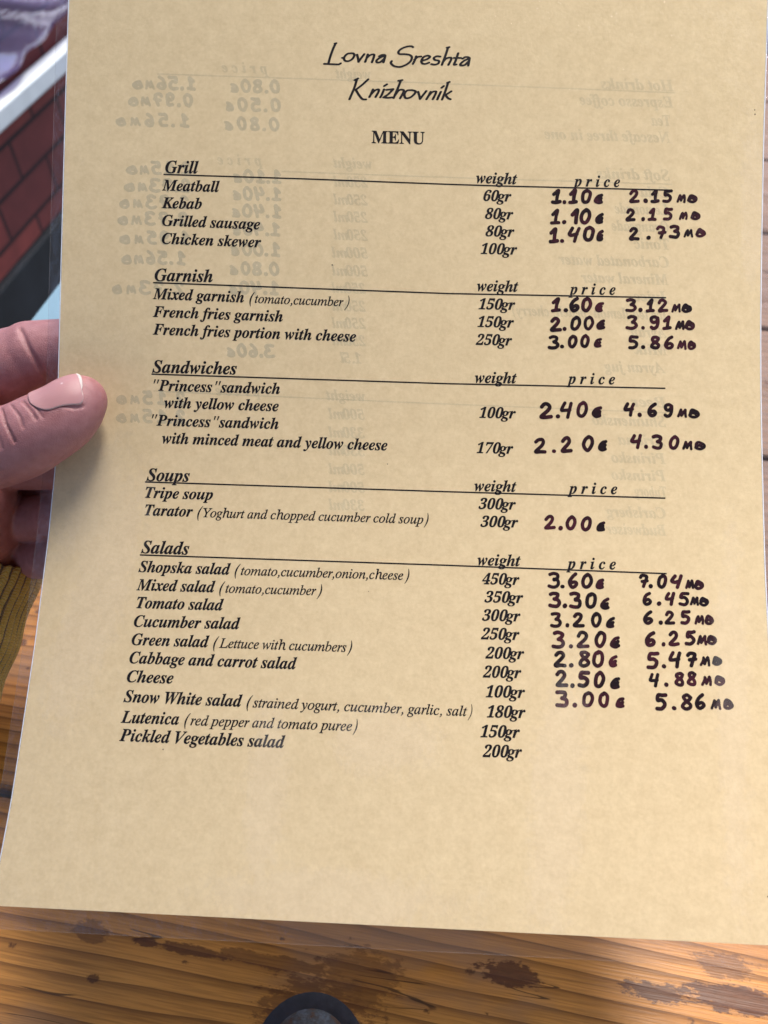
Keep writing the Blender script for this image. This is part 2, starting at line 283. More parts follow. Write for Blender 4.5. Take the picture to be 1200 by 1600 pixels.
PRINT=[
('Grill', 'section_heading', 15, [('B', 'Grill', 30.71, 211.93, 40.92, 212.03)]),
('Grill', 'dish_name', 13, [('B', 'Meatball', 29.87, 206.55, 47.42, 206.58)]),
('Grill', 'dish_name', 13, [('B', 'Kebab', 29.91, 201.21, 42.15, 201.28)]),
('Grill', 'dish_name', 13, [('B', 'Grilled sausage', 30.15, 195.88, 59.91, 195.6)]),
('Grill', 'dish_name', 13, [('B', 'Chicken skewer', 30.2, 190.41, 60.38, 190.17)]),
('Garnish', 'section_heading', 15, [('B', 'Garnish', 28.34, 179.09, 46.05, 179.22)]),
('Garnish', 'dish_name', 13, [('B', 'Mixed garnish (', 27.99, 173.61, 58.92, 173.35), ('I', 'tomato,cucumber', 58.92, 173.35, 85.73, 173.13), ('I', ')', 85.98, 173.13, 87.52, 173.11)]),
('Garnish', 'dish_name', 13, [('B', 'French fries garnish', 28.13, 168.19, 67.58, 167.92)]),
('Garnish', 'dish_name', 13, [('B', 'French fries portion with cheese', 28.27, 162.87, 89.78, 162.57)]),
('Sandwiches', 'section_heading', 15, [('B', 'Sandwiches', 28.34, 151.36, 54.09, 151.57)]),
('Sandwiches', 'dish_name', 13, [('B', '"Princess"sandwich', 28.89, 145.94, 67.29, 146.08)]),
('Sandwiches', 'dish_name', 13, [('B', 'with yellow cheese', 32.29, 140.8, 67.04, 140.84)]),
('Sandwiches', 'dish_name', 13, [('B', '"Princess"sandwich', 28.64, 135.33, 67.15, 135.47)]),
('Sandwiches', 'dish_name', 13, [('B', 'with minced meat and yellow cheese', 31.97, 130.02, 99.92, 130.08)]),
('Soups', 'section_heading', 15, [('B', 'Soups', 27.81, 118.54, 40.88, 118.69)]),
('Soups', 'dish_name', 13, [('B', 'Tripe soup', 27.85, 113.4, 48.31, 113.47)]),
('Soups', 'dish_name', 13, [('B', 'Tarator (', 28.2, 108.09, 45.62, 108.17), ('I', 'Yoghurt and chopped cucumber cold soup', 45.62, 108.17, 111.27, 108.47), ('B', ')', 111.37, 108.47, 112.78, 108.47)]),
('Salads', 'section_heading', 15, [('B', 'Salads', 28.04, 96.76, 42.38, 96.82)]),
('Salads', 'dish_name', 13, [('B', 'Shopska salad (', 27.85, 91.16, 58.04, 91.39), ('I', 'tomato,cucumber,onion,cheese', 58.23, 91.4, 105.94, 91.77), ('B', ')', 106.32, 91.77, 107.72, 91.78)]),
('Salads', 'dish_name', 13, [('B', 'Mixed salad (', 27.83, 85.79, 53.93, 86.06), ('I', 'tomato,cucumber', 54.12, 86.06, 80.78, 86.33), ('B', ')', 80.97, 86.33, 82.47, 86.35)]),
('Salads', 'dish_name', 13, [('B', 'Tomato salad', 28.37, 80.59, 53.97, 80.89)]),
('Salads', 'dish_name', 13, [('B', 'Cucumber salad', 28.07, 75.21, 59.25, 75.7)]),
('Salads', 'dish_name', 13, [('B', 'Green salad (', 27.98, 69.97, 53.46, 70.18), ('I', 'Lettuce with cucumbers', 53.55, 70.18, 90.38, 70.47), ('B', ')', 90.56, 70.47, 92.03, 70.48)]),
('Salads', 'dish_name', 13, [('B', 'Cabbage and carrot salad', 27.93, 64.79, 76.44, 65.02)]),
('Salads', 'dish_name', 13, [('B', 'Cheese', 27.83, 59.47, 41.34, 59.57)]),
('Salads', 'dish_name', 13, [('B', 'Snow White salad (', 27.6, 53.93, 64.55, 53.99), ('I', 'strained yogurt, cucumber, garlic, salt', 64.64, 53.99, 125.3, 54.08), ('I', ')', 125.39, 54.08, 126.74, 54.08)]),
('Salads', 'dish_name', 13, [('B', 'Lutenica (', 27.58, 48.21, 47.3, 48.37), ('I', 'red pepper and tomato puree', 47.39, 48.37, 93.17, 48.73), ('B', ')', 93.35, 48.73, 94.7, 48.74)]),
('Salads', 'dish_name', 13, [('B', 'Pickled Vegetables salad', 27.76, 43.27, 74.63, 43.38)]),
('Grill', 'weight_label', 13, [('B', 'weight', 124.64, 211.57, 137.04, 211.5)]),
('Garnish', 'weight_label', 13, [('B', 'weight', 125.62, 178.99, 138.07, 179.1)]),
('Sandwiches', 'weight_label', 13, [('B', 'weight', 125.6, 151.29, 138.14, 151.5)]),
('Soups', 'weight_label', 13, [('B', 'weight', 125.91, 118.82, 138.39, 118.97)]),
('Salads', 'weight_label', 13, [('B', 'weight', 127.38, 96.89, 140.0, 97.04)]),
('Grill', 'price_label', 13, [('B', 'p r i c e', 153.66, 211.41, 167.75, 211.56)]),
('Garnish', 'price_label', 13, [('B', 'p r i c e', 153.04, 178.86, 167.04, 179.1)]),
('Sandwiches', 'price_label', 13, [('B', 'p r i c e', 152.95, 151.85, 167.28, 152.11)]),
('Soups', 'price_label', 13, [('B', 'p r i c e', 153.37, 119.01, 167.94, 119.32)]),
('Salads', 'price_label', 13, [('B', 'p r i c e', 153.14, 96.79, 167.51, 97.15)]),
('Grill', 'weight', 13, [('B', '60gr', 126.91, 206.25, 135.36, 206.27)]),
('Grill', 'weight', 13, [('B', '80gr', 127.51, 200.86, 136.05, 200.88)]),
('Grill', 'weight', 13, [('B', '80gr', 127.78, 195.59, 136.49, 195.62)]),
('Grill', 'weight', 13, [('B', '100gr', 126.46, 190.2, 137.43, 190.3)]),
('Garnish', 'weight', 13, [('B', '150gr', 126.23, 173.52, 137.24, 173.63)]),
('Garnish', 'weight', 13, [('B', '150gr', 126.03, 168.16, 136.97, 168.27)]),
('Garnish', 'weight', 13, [('B', '250gr', 125.61, 162.74, 136.51, 162.85)]),
('Sandwiches', 'weight', 13, [('B', '100gr', 127.08, 140.81, 137.97, 140.93)]),
('Sandwiches', 'weight', 13, [('B', '170gr', 126.43, 130.21, 137.31, 130.34)]),
('Soups', 'weight', 13, [('B', '300gr', 127.32, 113.5, 138.28, 113.66)]),
('Soups', 'weight', 13, [('B', '300gr', 128.0, 108.22, 139.09, 108.4)]),
('Salads', 'weight', 13, [('B', '450gr', 128.83, 91.4, 139.69, 91.59)]),
('Salads', 'weight', 13, [('B', '350gr', 129.61, 86.18, 140.81, 86.4)]),
('Salads', 'weight', 13, [('B', '300gr', 129.02, 80.88, 140.08, 81.1)]),
('Salads', 'weight', 13, [('B', '250gr', 128.75, 75.59, 139.83, 75.81)]),
('Salads', 'weight', 13, [('B', '200gr', 130.11, 70.23, 141.2, 70.46)]),
('Salads', 'weight', 13, [('B', '200gr', 129.46, 64.9, 140.42, 65.13)]),
('Salads', 'weight', 13, [('B', '100gr', 130.38, 59.48, 141.47, 59.73)]),
('Salads', 'weight', 13, [('B', '180gr', 130.75, 54.01, 141.61, 54.26)]),
('Salads', 'weight', 13, [('B', '150gr', 129.03, 48.59, 140.06, 48.85)]),
('Salads', 'weight', 13, [('B', '200gr', 129.67, 43.33, 140.64, 43.6)]),
('title', 'menu_heading', 16, [('R', 'MENU', 93.03, 222.76, 109.0, 222.8)]),
]
RULES=[('Grill', [(30.24, 211.41), (73.8, 211.29), (116.25, 210.9), (131.62, 210.85), (183.09, 211.07)]), ('Garnish', [(27.97, 178.52), (117.01, 177.93), (182.1, 178.68)]), ('Sandwiches', [(28.2, 150.85), (117.64, 150.75), (182.13, 151.4)]), ('Soups', [(27.45, 118.14), (118.21, 118.31), (181.92, 118.61)]), ('Salads', [(27.81, 96.18), (118.85, 96.51), (182.04, 96.47)])]
HAND=[
('Grill', [('1', 147.25, 205.86, 4.72, 3.35), ('.', 150.6, 205.96, 4.72, 1.7), ('1', 152.3, 206.01, 4.72, 3.66), ('0', 155.96, 206.11, 4.72, 3.79), ('c', 159.75, 206.23, 4.71, 2.99)]),
('Grill', [('2', 170.35, 206.85, 4.17, 4.45), ('.', 174.81, 206.98, 4.17, 2.09), ('1', 176.9, 207.04, 4.17, 3.47), ('5', 180.37, 207.15, 4.17, 4.31), ('n', 184.68, 207.27, 4.16, 3.11), ('o', 187.79, 207.36, 4.16, 3.33)]),
('Grill', [('1', 147.03, 199.64, 5.0, 3.48), ('.', 150.51, 199.77, 5.0, 2.32), ('I', 152.83, 199.86, 5.0, 2.9), ('0', 155.73, 199.97, 5.0, 4.5), ('c', 160.23, 200.14, 4.99, 2.63)]),
('Grill', [('2', 169.44, 201.25, 4.05, 4.81), ('.', 174.25, 201.51, 4.05, 1.96), ('1', 176.2, 201.61, 4.05, 4.49), ('5', 180.69, 201.85, 4.04, 4.67), ('n', 185.36, 202.1, 4.04, 3.51), ('o', 188.87, 202.29, 4.04, 3.15)]),
('Grill', [('1', 146.74, 194.0, 4.86, 3.44), ('.', 150.18, 194.24, 4.89, 2.01), ('4', 152.18, 194.39, 4.91, 4.68), ('0', 156.86, 194.72, 4.94, 4.01), ('c', 160.87, 195.01, 4.98, 2.09)]),
('Grill', [('2', 170.53, 195.52, 4.27, 5.38), ('.', 175.91, 195.97, 4.24, 2.76), ('7', 178.66, 196.2, 4.22, 4.09), ('3', 182.75, 196.54, 4.2, 4.22), ('n', 186.97, 196.9, 4.17, 3.46), ('o', 190.43, 197.19, 4.15, 3.55)]),
('Garnish', [('1', 147.82, 173.19, 4.68, 3.78), ('.', 151.6, 173.33, 4.68, 1.56), ('6', 153.16, 173.39, 4.68, 3.6), ('0', 156.76, 173.52, 4.68, 3.87), ('c', 160.62, 173.66, 4.68, 3.02)]),
('Garnish', [('3', 170.17, 173.98, 4.27, 3.68), ('.', 173.85, 174.04, 4.27, 2.22), ('1', 176.07, 174.08, 4.27, 3.41), ('2', 179.49, 174.14, 4.27, 4.12), ('n', 183.61, 174.21, 4.27, 2.97), ('o', 186.57, 174.26, 4.27, 2.97)]),
('Garnish', [('2', 147.53, 167.33, 4.68, 3.87), ('.', 151.39, 167.63, 4.64, 2.13), ('0', 153.52, 167.79, 4.62, 4.09), ('0', 157.61, 168.11, 4.57, 3.69), ('c', 161.29, 168.39, 4.53, 2.75)]),
('Garnish', [('3', 170.34, 168.67, 4.5, 4.48), ('.', 174.82, 168.79, 4.5, 2.17), ('9', 176.99, 168.85, 4.5, 4.03), ('1', 181.01, 168.95, 4.5, 3.85), ('n', 184.86, 169.06, 4.5, 2.74), ('o', 187.6, 169.13, 4.5, 3.01)]),
('Garnish', [('3', 147.26, 162.09, 4.28, 3.55), ('.', 150.82, 162.34, 4.25, 2.13), ('0', 152.95, 162.48, 4.23, 3.77), ('0', 156.72, 162.74, 4.2, 3.73), ('c', 160.44, 162.99, 4.16, 2.79)]),
('Garnish', [('5', 170.9, 162.74, 4.36, 3.85), ('.', 174.75, 162.85, 4.36, 2.52), ('8', 177.27, 162.91, 4.36, 4.2), ('6', 181.47, 163.03, 4.36, 3.89), ('n', 185.36, 163.13, 4.36, 3.09), ('o', 188.45, 163.21, 4.36, 2.56)]),
('Sandwiches', [('2', 144.8, 140.94, 5.28, 4.97), ('.', 149.77, 141.25, 5.23, 1.14), ('4', 150.91, 141.32, 5.22, 4.73), ('0', 155.64, 141.62, 5.17, 4.39), ('c', 160.03, 141.9, 5.12, 3.3)]),
('Sandwiches', [('4', 169.61, 142.55, 4.36, 4.24), ('.', 173.85, 142.58, 4.38, 2.68), ('6', 176.53, 142.6, 4.39, 4.7), ('9', 181.24, 142.63, 4.41, 4.23), ('n', 185.47, 142.66, 4.42, 3.29), ('o', 188.75, 142.68, 4.44, 3.28)]),
('Sandwiches', [('2', 143.17, 130.47, 5.03, 5.57), ('.', 148.74, 130.91, 5.06, 2.36), ('2', 151.1, 131.09, 5.07, 6.36), ('0', 157.46, 131.58, 5.09, 4.47), ('c', 161.93, 131.93, 5.11, 2.82)]),
('Sandwiches', [('4', 171.66, 132.95, 4.55, 4.13), ('.', 175.79, 133.0, 4.5, 2.34), ('3', 178.14, 133.03, 4.47, 4.83), ('0', 182.96, 133.08, 4.42, 3.93), ('n', 186.89, 133.13, 4.37, 3.51), ('o', 190.4, 133.17, 4.33, 3.18)]),
('Soups', [('2', 146.41, 107.96, 4.57, 4.35), ('.', 150.76, 107.96, 4.57, 2.1), ('0', 152.85, 107.97, 4.57, 4.42), ('0', 157.27, 107.97, 4.57, 4.34), ('c', 161.61, 107.98, 4.56, 3.02)]),
('Salads', [('3', 147.92, 90.94, 4.9, 3.52), ('.', 151.44, 90.99, 4.85, 1.95), ('6', 153.39, 91.02, 4.83, 3.9), ('0', 157.29, 91.07, 4.78, 4.03), ('c', 161.32, 91.13, 4.73, 2.61)]),
('Salads', [('7', 173.88, 92.03, 4.21, 2.84), ('.', 176.71, 92.06, 4.24, 2.36), ('0', 179.07, 92.08, 4.25, 3.87), ('4', 182.94, 92.12, 4.28, 4.29), ('n', 187.23, 92.17, 4.31, 2.45), ('o', 189.68, 92.19, 4.33, 2.73)]),
('Salads', [('3', 148.08, 85.32, 4.76, 4.07), ('.', 152.15, 85.34, 4.84, 1.89), ('3', 154.04, 85.36, 4.88, 4.4), ('0', 158.44, 85.38, 4.96, 4.11), ('c', 162.55, 85.41, 5.03, 2.83)]),
('Salads', [('6', 174.72, 86.93, 4.19, 4.33), ('.', 179.05, 87.07, 4.18, 2.02), ('4', 181.08, 87.14, 4.18, 4.0), ('5', 185.07, 87.28, 4.18, 3.38), ('n', 188.45, 87.39, 4.18, 2.49), ('o', 190.94, 87.48, 4.18, 2.81)]),
('Salads', [('3', 148.51, 79.76, 4.53, 4.38), ('.', 152.9, 79.89, 4.53, 1.88), ('2', 154.78, 79.94, 4.53, 5.27), ('0', 160.05, 80.1, 4.53, 4.09), ('c', 164.14, 80.22, 4.53, 2.72)]),
('Salads', [('6', 174.85, 81.51, 4.2, 4.55), ('.', 179.4, 81.71, 4.2, 1.55), ('2', 180.94, 81.78, 4.2, 4.54), ('5', 185.48, 81.98, 4.2, 4.02), ('n', 189.5, 82.15, 4.19, 2.8), ('o', 192.31, 82.28, 4.19, 2.52)]),
('Salads', [('3', 149.02, 73.79, 5.07, 4.79), ('.', 153.81, 74.01, 5.07, 1.98), ('2', 155.79, 74.1, 5.07, 5.17), ('0', 160.96, 74.33, 5.06, 4.25), ('c', 165.21, 74.52, 5.06, 3.09)]),
('Salads', [('6', 175.09, 75.22, 4.68, 5.0), ('.', 180.1, 75.6, 4.59, 1.68), ('2', 181.79, 75.72, 4.57, 4.71), ('5', 186.5, 76.08, 4.49, 3.46), ('n', 189.96, 76.34, 4.43, 2.78), ('o', 192.75, 76.55, 4.38, 2.78)]),
('Salads', [('2', 149.25, 68.45, 4.92, 4.53), ('.', 153.78, 68.65, 4.92, 2.55), ('8', 156.33, 68.77, 4.92, 3.94), ('0', 160.27, 68.95, 4.92, 4.56), ('c', 164.83, 69.16, 4.92, 2.54)]),
('Salads', [('5', 175.61, 69.04, 5.01, 4.31), ('.', 179.93, 69.45, 4.82, 1.96), ('4', 181.89, 69.64, 4.74, 4.88), ('7', 186.78, 70.1, 4.53, 3.82), ('n', 190.6, 70.46, 4.36, 3.34), ('o', 193.95, 70.78, 4.22, 2.77)]),
('Salads', [('2', 149.79, 63.03, 4.96, 4.31), ('.', 154.1, 63.08, 4.95, 2.01), ('5', 156.11, 63.1, 4.94, 4.45), ('0', 160.55, 63.16, 4.93, 4.54), ('c', 165.09, 63.21, 4.92, 3.72)]),
('Salads', [('4', 176.07, 64.11, 4.01, 4.43), ('.', 180.5, 64.39, 4.14, 2.57), ('8', 183.08, 64.56, 4.21, 3.47), ('8', 186.55, 64.78, 4.31, 4.28), ('n', 190.83, 65.05, 4.44, 3.56), ('o', 194.4, 65.27, 4.54, 2.85)]),
('Salads', [('3', 149.98, 57.57, 4.77, 4.76), ('.', 154.74, 57.71, 4.65, 2.47), ('0', 157.21, 57.78, 4.59, 4.66), ('0', 161.87, 57.92, 4.47, 4.61), ('c', 166.47, 58.06, 4.36, 2.75)]),
('Salads', [('5', 177.59, 57.8, 4.84, 4.73), ('.', 182.32, 58.07, 4.75, 2.27), ('8', 184.59, 58.19, 4.7, 3.92), ('6', 188.51, 58.42, 4.63, 4.44), ('n', 192.95, 58.67, 4.54, 3.44), ('o', 196.4, 58.87, 4.47, 2.83)]),
]
TITLE=[[[(81.34, 252.51), (81.76, 252.64)], [(81.55, 252.54), (80.88, 250.95), (80.09, 248.62), (79.55, 246.47)], [(78.3, 246.31), (79.6, 246.3), (81.28, 246.25), (82.64, 246.26), (83.26, 246.59)], [(86.44, 249.7), (85.19, 249.46), (84.27, 248.39), (84.5, 247.45), (85.55, 247.31), (86.69, 247.92), (87.3, 248.98), (87.07, 249.61), (86.23, 249.71)], [(83.71, 248.26), (84.22, 248.12)], [(88.13, 249.31), (88.47, 248.17), (88.64, 247.12)], [(88.64, 247.17), (89.41, 248.29), (90.32, 249.51)], [(91.37, 249.45), (91.04, 248.33), (90.65, 247.17)], [(90.98, 248.22), (92.0, 249.19), (93.15, 249.48), (93.27, 248.9), (92.68, 247.11)], [(94.83, 248.97), (95.66, 249.37), (96.6, 249.28), (96.48, 248.34), (96.17, 247.18)], [(96.61, 249.18), (95.05, 248.52), (94.07, 247.66), (94.25, 247.08), (95.29, 247.27), (96.31, 248.23)], [(104.94, 251.93), (104.37, 252.18), (103.03, 252.02), (101.47, 251.36), (100.59, 250.44), (100.94, 249.77), (102.4, 249.76), (103.98, 249.56), (104.67, 248.84), (104.25, 247.59), (102.92, 246.55), (101.14, 245.9), (99.33, 246.13), (98.41, 247.01), (98.63, 247.58)], [(105.97, 249.2), (105.59, 248.07), (105.05, 246.89)], [(105.48, 248.18), (106.47, 248.99), (107.41, 249.16)], [(107.84, 247.89), (109.18, 248.37), (110.11, 249.06), (109.49, 249.46), (108.26, 249.03), (107.57, 247.89), (107.86, 247.11), (108.76, 246.97), (109.87, 247.37)], [(113.2, 249.24), (112.19, 249.33), (111.3, 248.82), (111.65, 248.2), (112.78, 248.0), (112.69, 247.21), (111.68, 246.81), (110.6, 246.94)], [(115.16, 251.98), (115.83, 252.15)], [(115.49, 252.05), (114.76, 249.61), (113.75, 246.78)], [(114.02, 247.58), (115.01, 248.72), (116.35, 249.02), (116.47, 248.41), (115.72, 246.83)], [(118.56, 250.37), (117.93, 248.33), (117.4, 246.98), (118.08, 246.99)], [(117.36, 248.95), (119.38, 248.99)], [(119.94, 248.78), (120.83, 249.29), (121.95, 249.05), (121.86, 247.97), (121.67, 246.73)], [(121.91, 248.87), (120.4, 248.16), (119.31, 247.13), (119.54, 246.75), (120.65, 246.93), (121.71, 247.97)]], [[(87.6, 241.61), (88.55, 242.1)], [(88.26, 241.86), (87.51, 239.23), (86.13, 235.77)], [(91.65, 241.94), (89.81, 240.16), (87.95, 238.66)], [(87.95, 238.72), (89.0, 237.09), (90.04, 235.95), (91.11, 235.84)], [(93.17, 238.93), (92.7, 237.76), (92.14, 236.59)], [(92.53, 237.32), (93.61, 238.5), (94.76, 238.97), (94.91, 238.39), (94.0, 236.63)], [(96.49, 239.01), (95.95, 237.55), (95.44, 236.58)], [(96.53, 240.02), (97.33, 240.56)], [(97.22, 238.88), (99.24, 239.16)], [(99.24, 239.1), (97.83, 237.59), (96.4, 236.6)], [(96.4, 236.6), (97.7, 236.51), (99.0, 236.66)], [(100.78, 241.71), (101.93, 241.94)], [(101.5, 241.81), (100.68, 239.54), (99.44, 236.47)], [(99.86, 237.35), (100.98, 238.82), (102.28, 239.0), (102.35, 238.28), (101.41, 236.43)], [(104.88, 239.0), (103.44, 238.79), (102.66, 237.7), (103.06, 236.56), (104.35, 236.73), (105.63, 237.77), (105.99, 238.65), (104.88, 239.0)], [(106.77, 238.52), (107.17, 237.38), (107.4, 236.37)], [(107.4, 236.37), (108.38, 237.69), (109.22, 238.81)], [(110.53, 238.61), (109.89, 237.3), (109.33, 236.33)], [(109.78, 237.15), (110.96, 238.48), (112.05, 238.76), (112.12, 238.22), (111.24, 236.38)], [(113.61, 238.68), (113.01, 237.37), (112.59, 236.35)], [(113.82, 239.9), (114.44, 240.43)], [(115.52, 241.44), (116.15, 241.69)], [(115.75, 241.47), (114.99, 239.0), (114.04, 236.33)], [(116.73, 238.9), (115.87, 238.3), (114.88, 237.7)], [(115.02, 237.79), (115.76, 236.86), (116.55, 236.5)]]]
BACK=[('B', 'Hot drinks', 183.21, 240.58, 161.31, 240.74), ('B', 'Espresso coffee', 183.35, 235.65, 155.13, 235.82), ('B', 'Tea', 182.35, 230.12, 176.63, 230.15), ('B', 'Nescafe three in one', 182.65, 225.19, 144.83, 225.34), ('B', 'Soft drinks', 182.65, 213.96, 160.7, 214.0), ('B', 'Cola', 182.36, 208.78, 173.78, 208.79), ('B', 'Lemonade', 182.46, 203.59, 166.24, 203.6), ('B', 'Orangeade', 182.56, 198.39, 165.39, 198.4), ('B', 'Tonic', 182.66, 193.19, 172.17, 193.19), ('B', 'Carbonated water', 182.74, 187.8, 149.73, 187.79), ('B', 'Mineral water', 182.83, 182.6, 156.53, 182.59), ('B', 'Juice', 182.92, 177.39, 172.46, 177.39), ('B', 'Ice tea (lemon, peach, cherry)', 182.62, 171.98, 136.32, 171.95), ('B', 'Ayran', 182.68, 166.58, 171.67, 166.57), ('B', 'Milk', 182.72, 161.38, 172.68, 161.37), ('B', 'Ayran jug', 182.19, 155.96, 163.83, 155.95), ('B', 'Beer', 182.76, 145.61, 171.83, 145.59), ('B', 'Shumensko', 182.35, 139.86, 160.51, 139.81), ('B', 'Ariana', 182.31, 134.12, 168.05, 134.08), ('B', 'Pirinsko', 182.26, 128.77, 166.15, 128.72), ('B', 'Pirinsko', 182.22, 123.62, 166.14, 123.56), ('B', 'Tuborg', 182.18, 118.86, 172.68, 118.83), ('B', 'Carlsberg', 181.95, 112.61, 164.5, 112.53), ('B', 'Budweiser', 182.27, 107.54, 164.5, 107.44), ('B', '250ml', 92.2, 209.24, 81.58, 209.25), ('B', '250ml', 92.32, 203.82, 81.7, 203.83), ('B', '250ml', 92.44, 198.6, 81.82, 198.6), ('B', '250ml', 92.57, 193.18, 81.96, 193.19), ('B', '500ml', 92.71, 187.77, 81.52, 187.77), ('B', '500ml', 92.85, 182.35, 81.67, 182.35), ('B', '250ml', 92.42, 177.12, 81.81, 177.11), ('B', '250ml', 92.57, 171.71, 81.96, 171.7), ('B', '250ml', 92.7, 166.49, 82.11, 166.49), ('B', '250ml', 92.84, 161.28, 82.24, 161.27), ('B', '1.5l', 91.63, 156.02, 84.89, 156.02), ('B', 'weight', 92.38, 241.95, 81.55, 242.03), ('B', 'weight', 93.25, 214.89, 81.28, 214.91), ('B', 'weight', 92.84, 144.66, 80.92, 144.65), ('B', '500ml', 92.97, 139.07, 81.82, 139.05), ('B', '500ml', 93.34, 122.5, 82.25, 122.46), ('B', '500ml', 93.57, 117.13, 82.51, 117.08), ('B', '330ml', 93.08, 133.48, 81.95, 133.45), ('B', '330ml', 93.19, 128.08, 82.07, 128.05), ('B', '330ml', 93.83, 111.77, 82.8, 111.71), ('B', 'p r i c e', 61.55, 243.0, 47.16, 243.11), ('B', 'p r i c e', 60.37, 214.93, 46.4, 214.95), ('B', 'p r i c e', 61.61, 145.03, 47.67, 145.01)]
BACK_RULES=[[(183.61, 240.02), (106.09, 241.3), (27.47, 242.13)], [(183.24, 212.83), (125.83, 212.92), (66.02, 213.34)], [(182.56, 144.07), (106.27, 144.71), (28.98, 145.75)]]
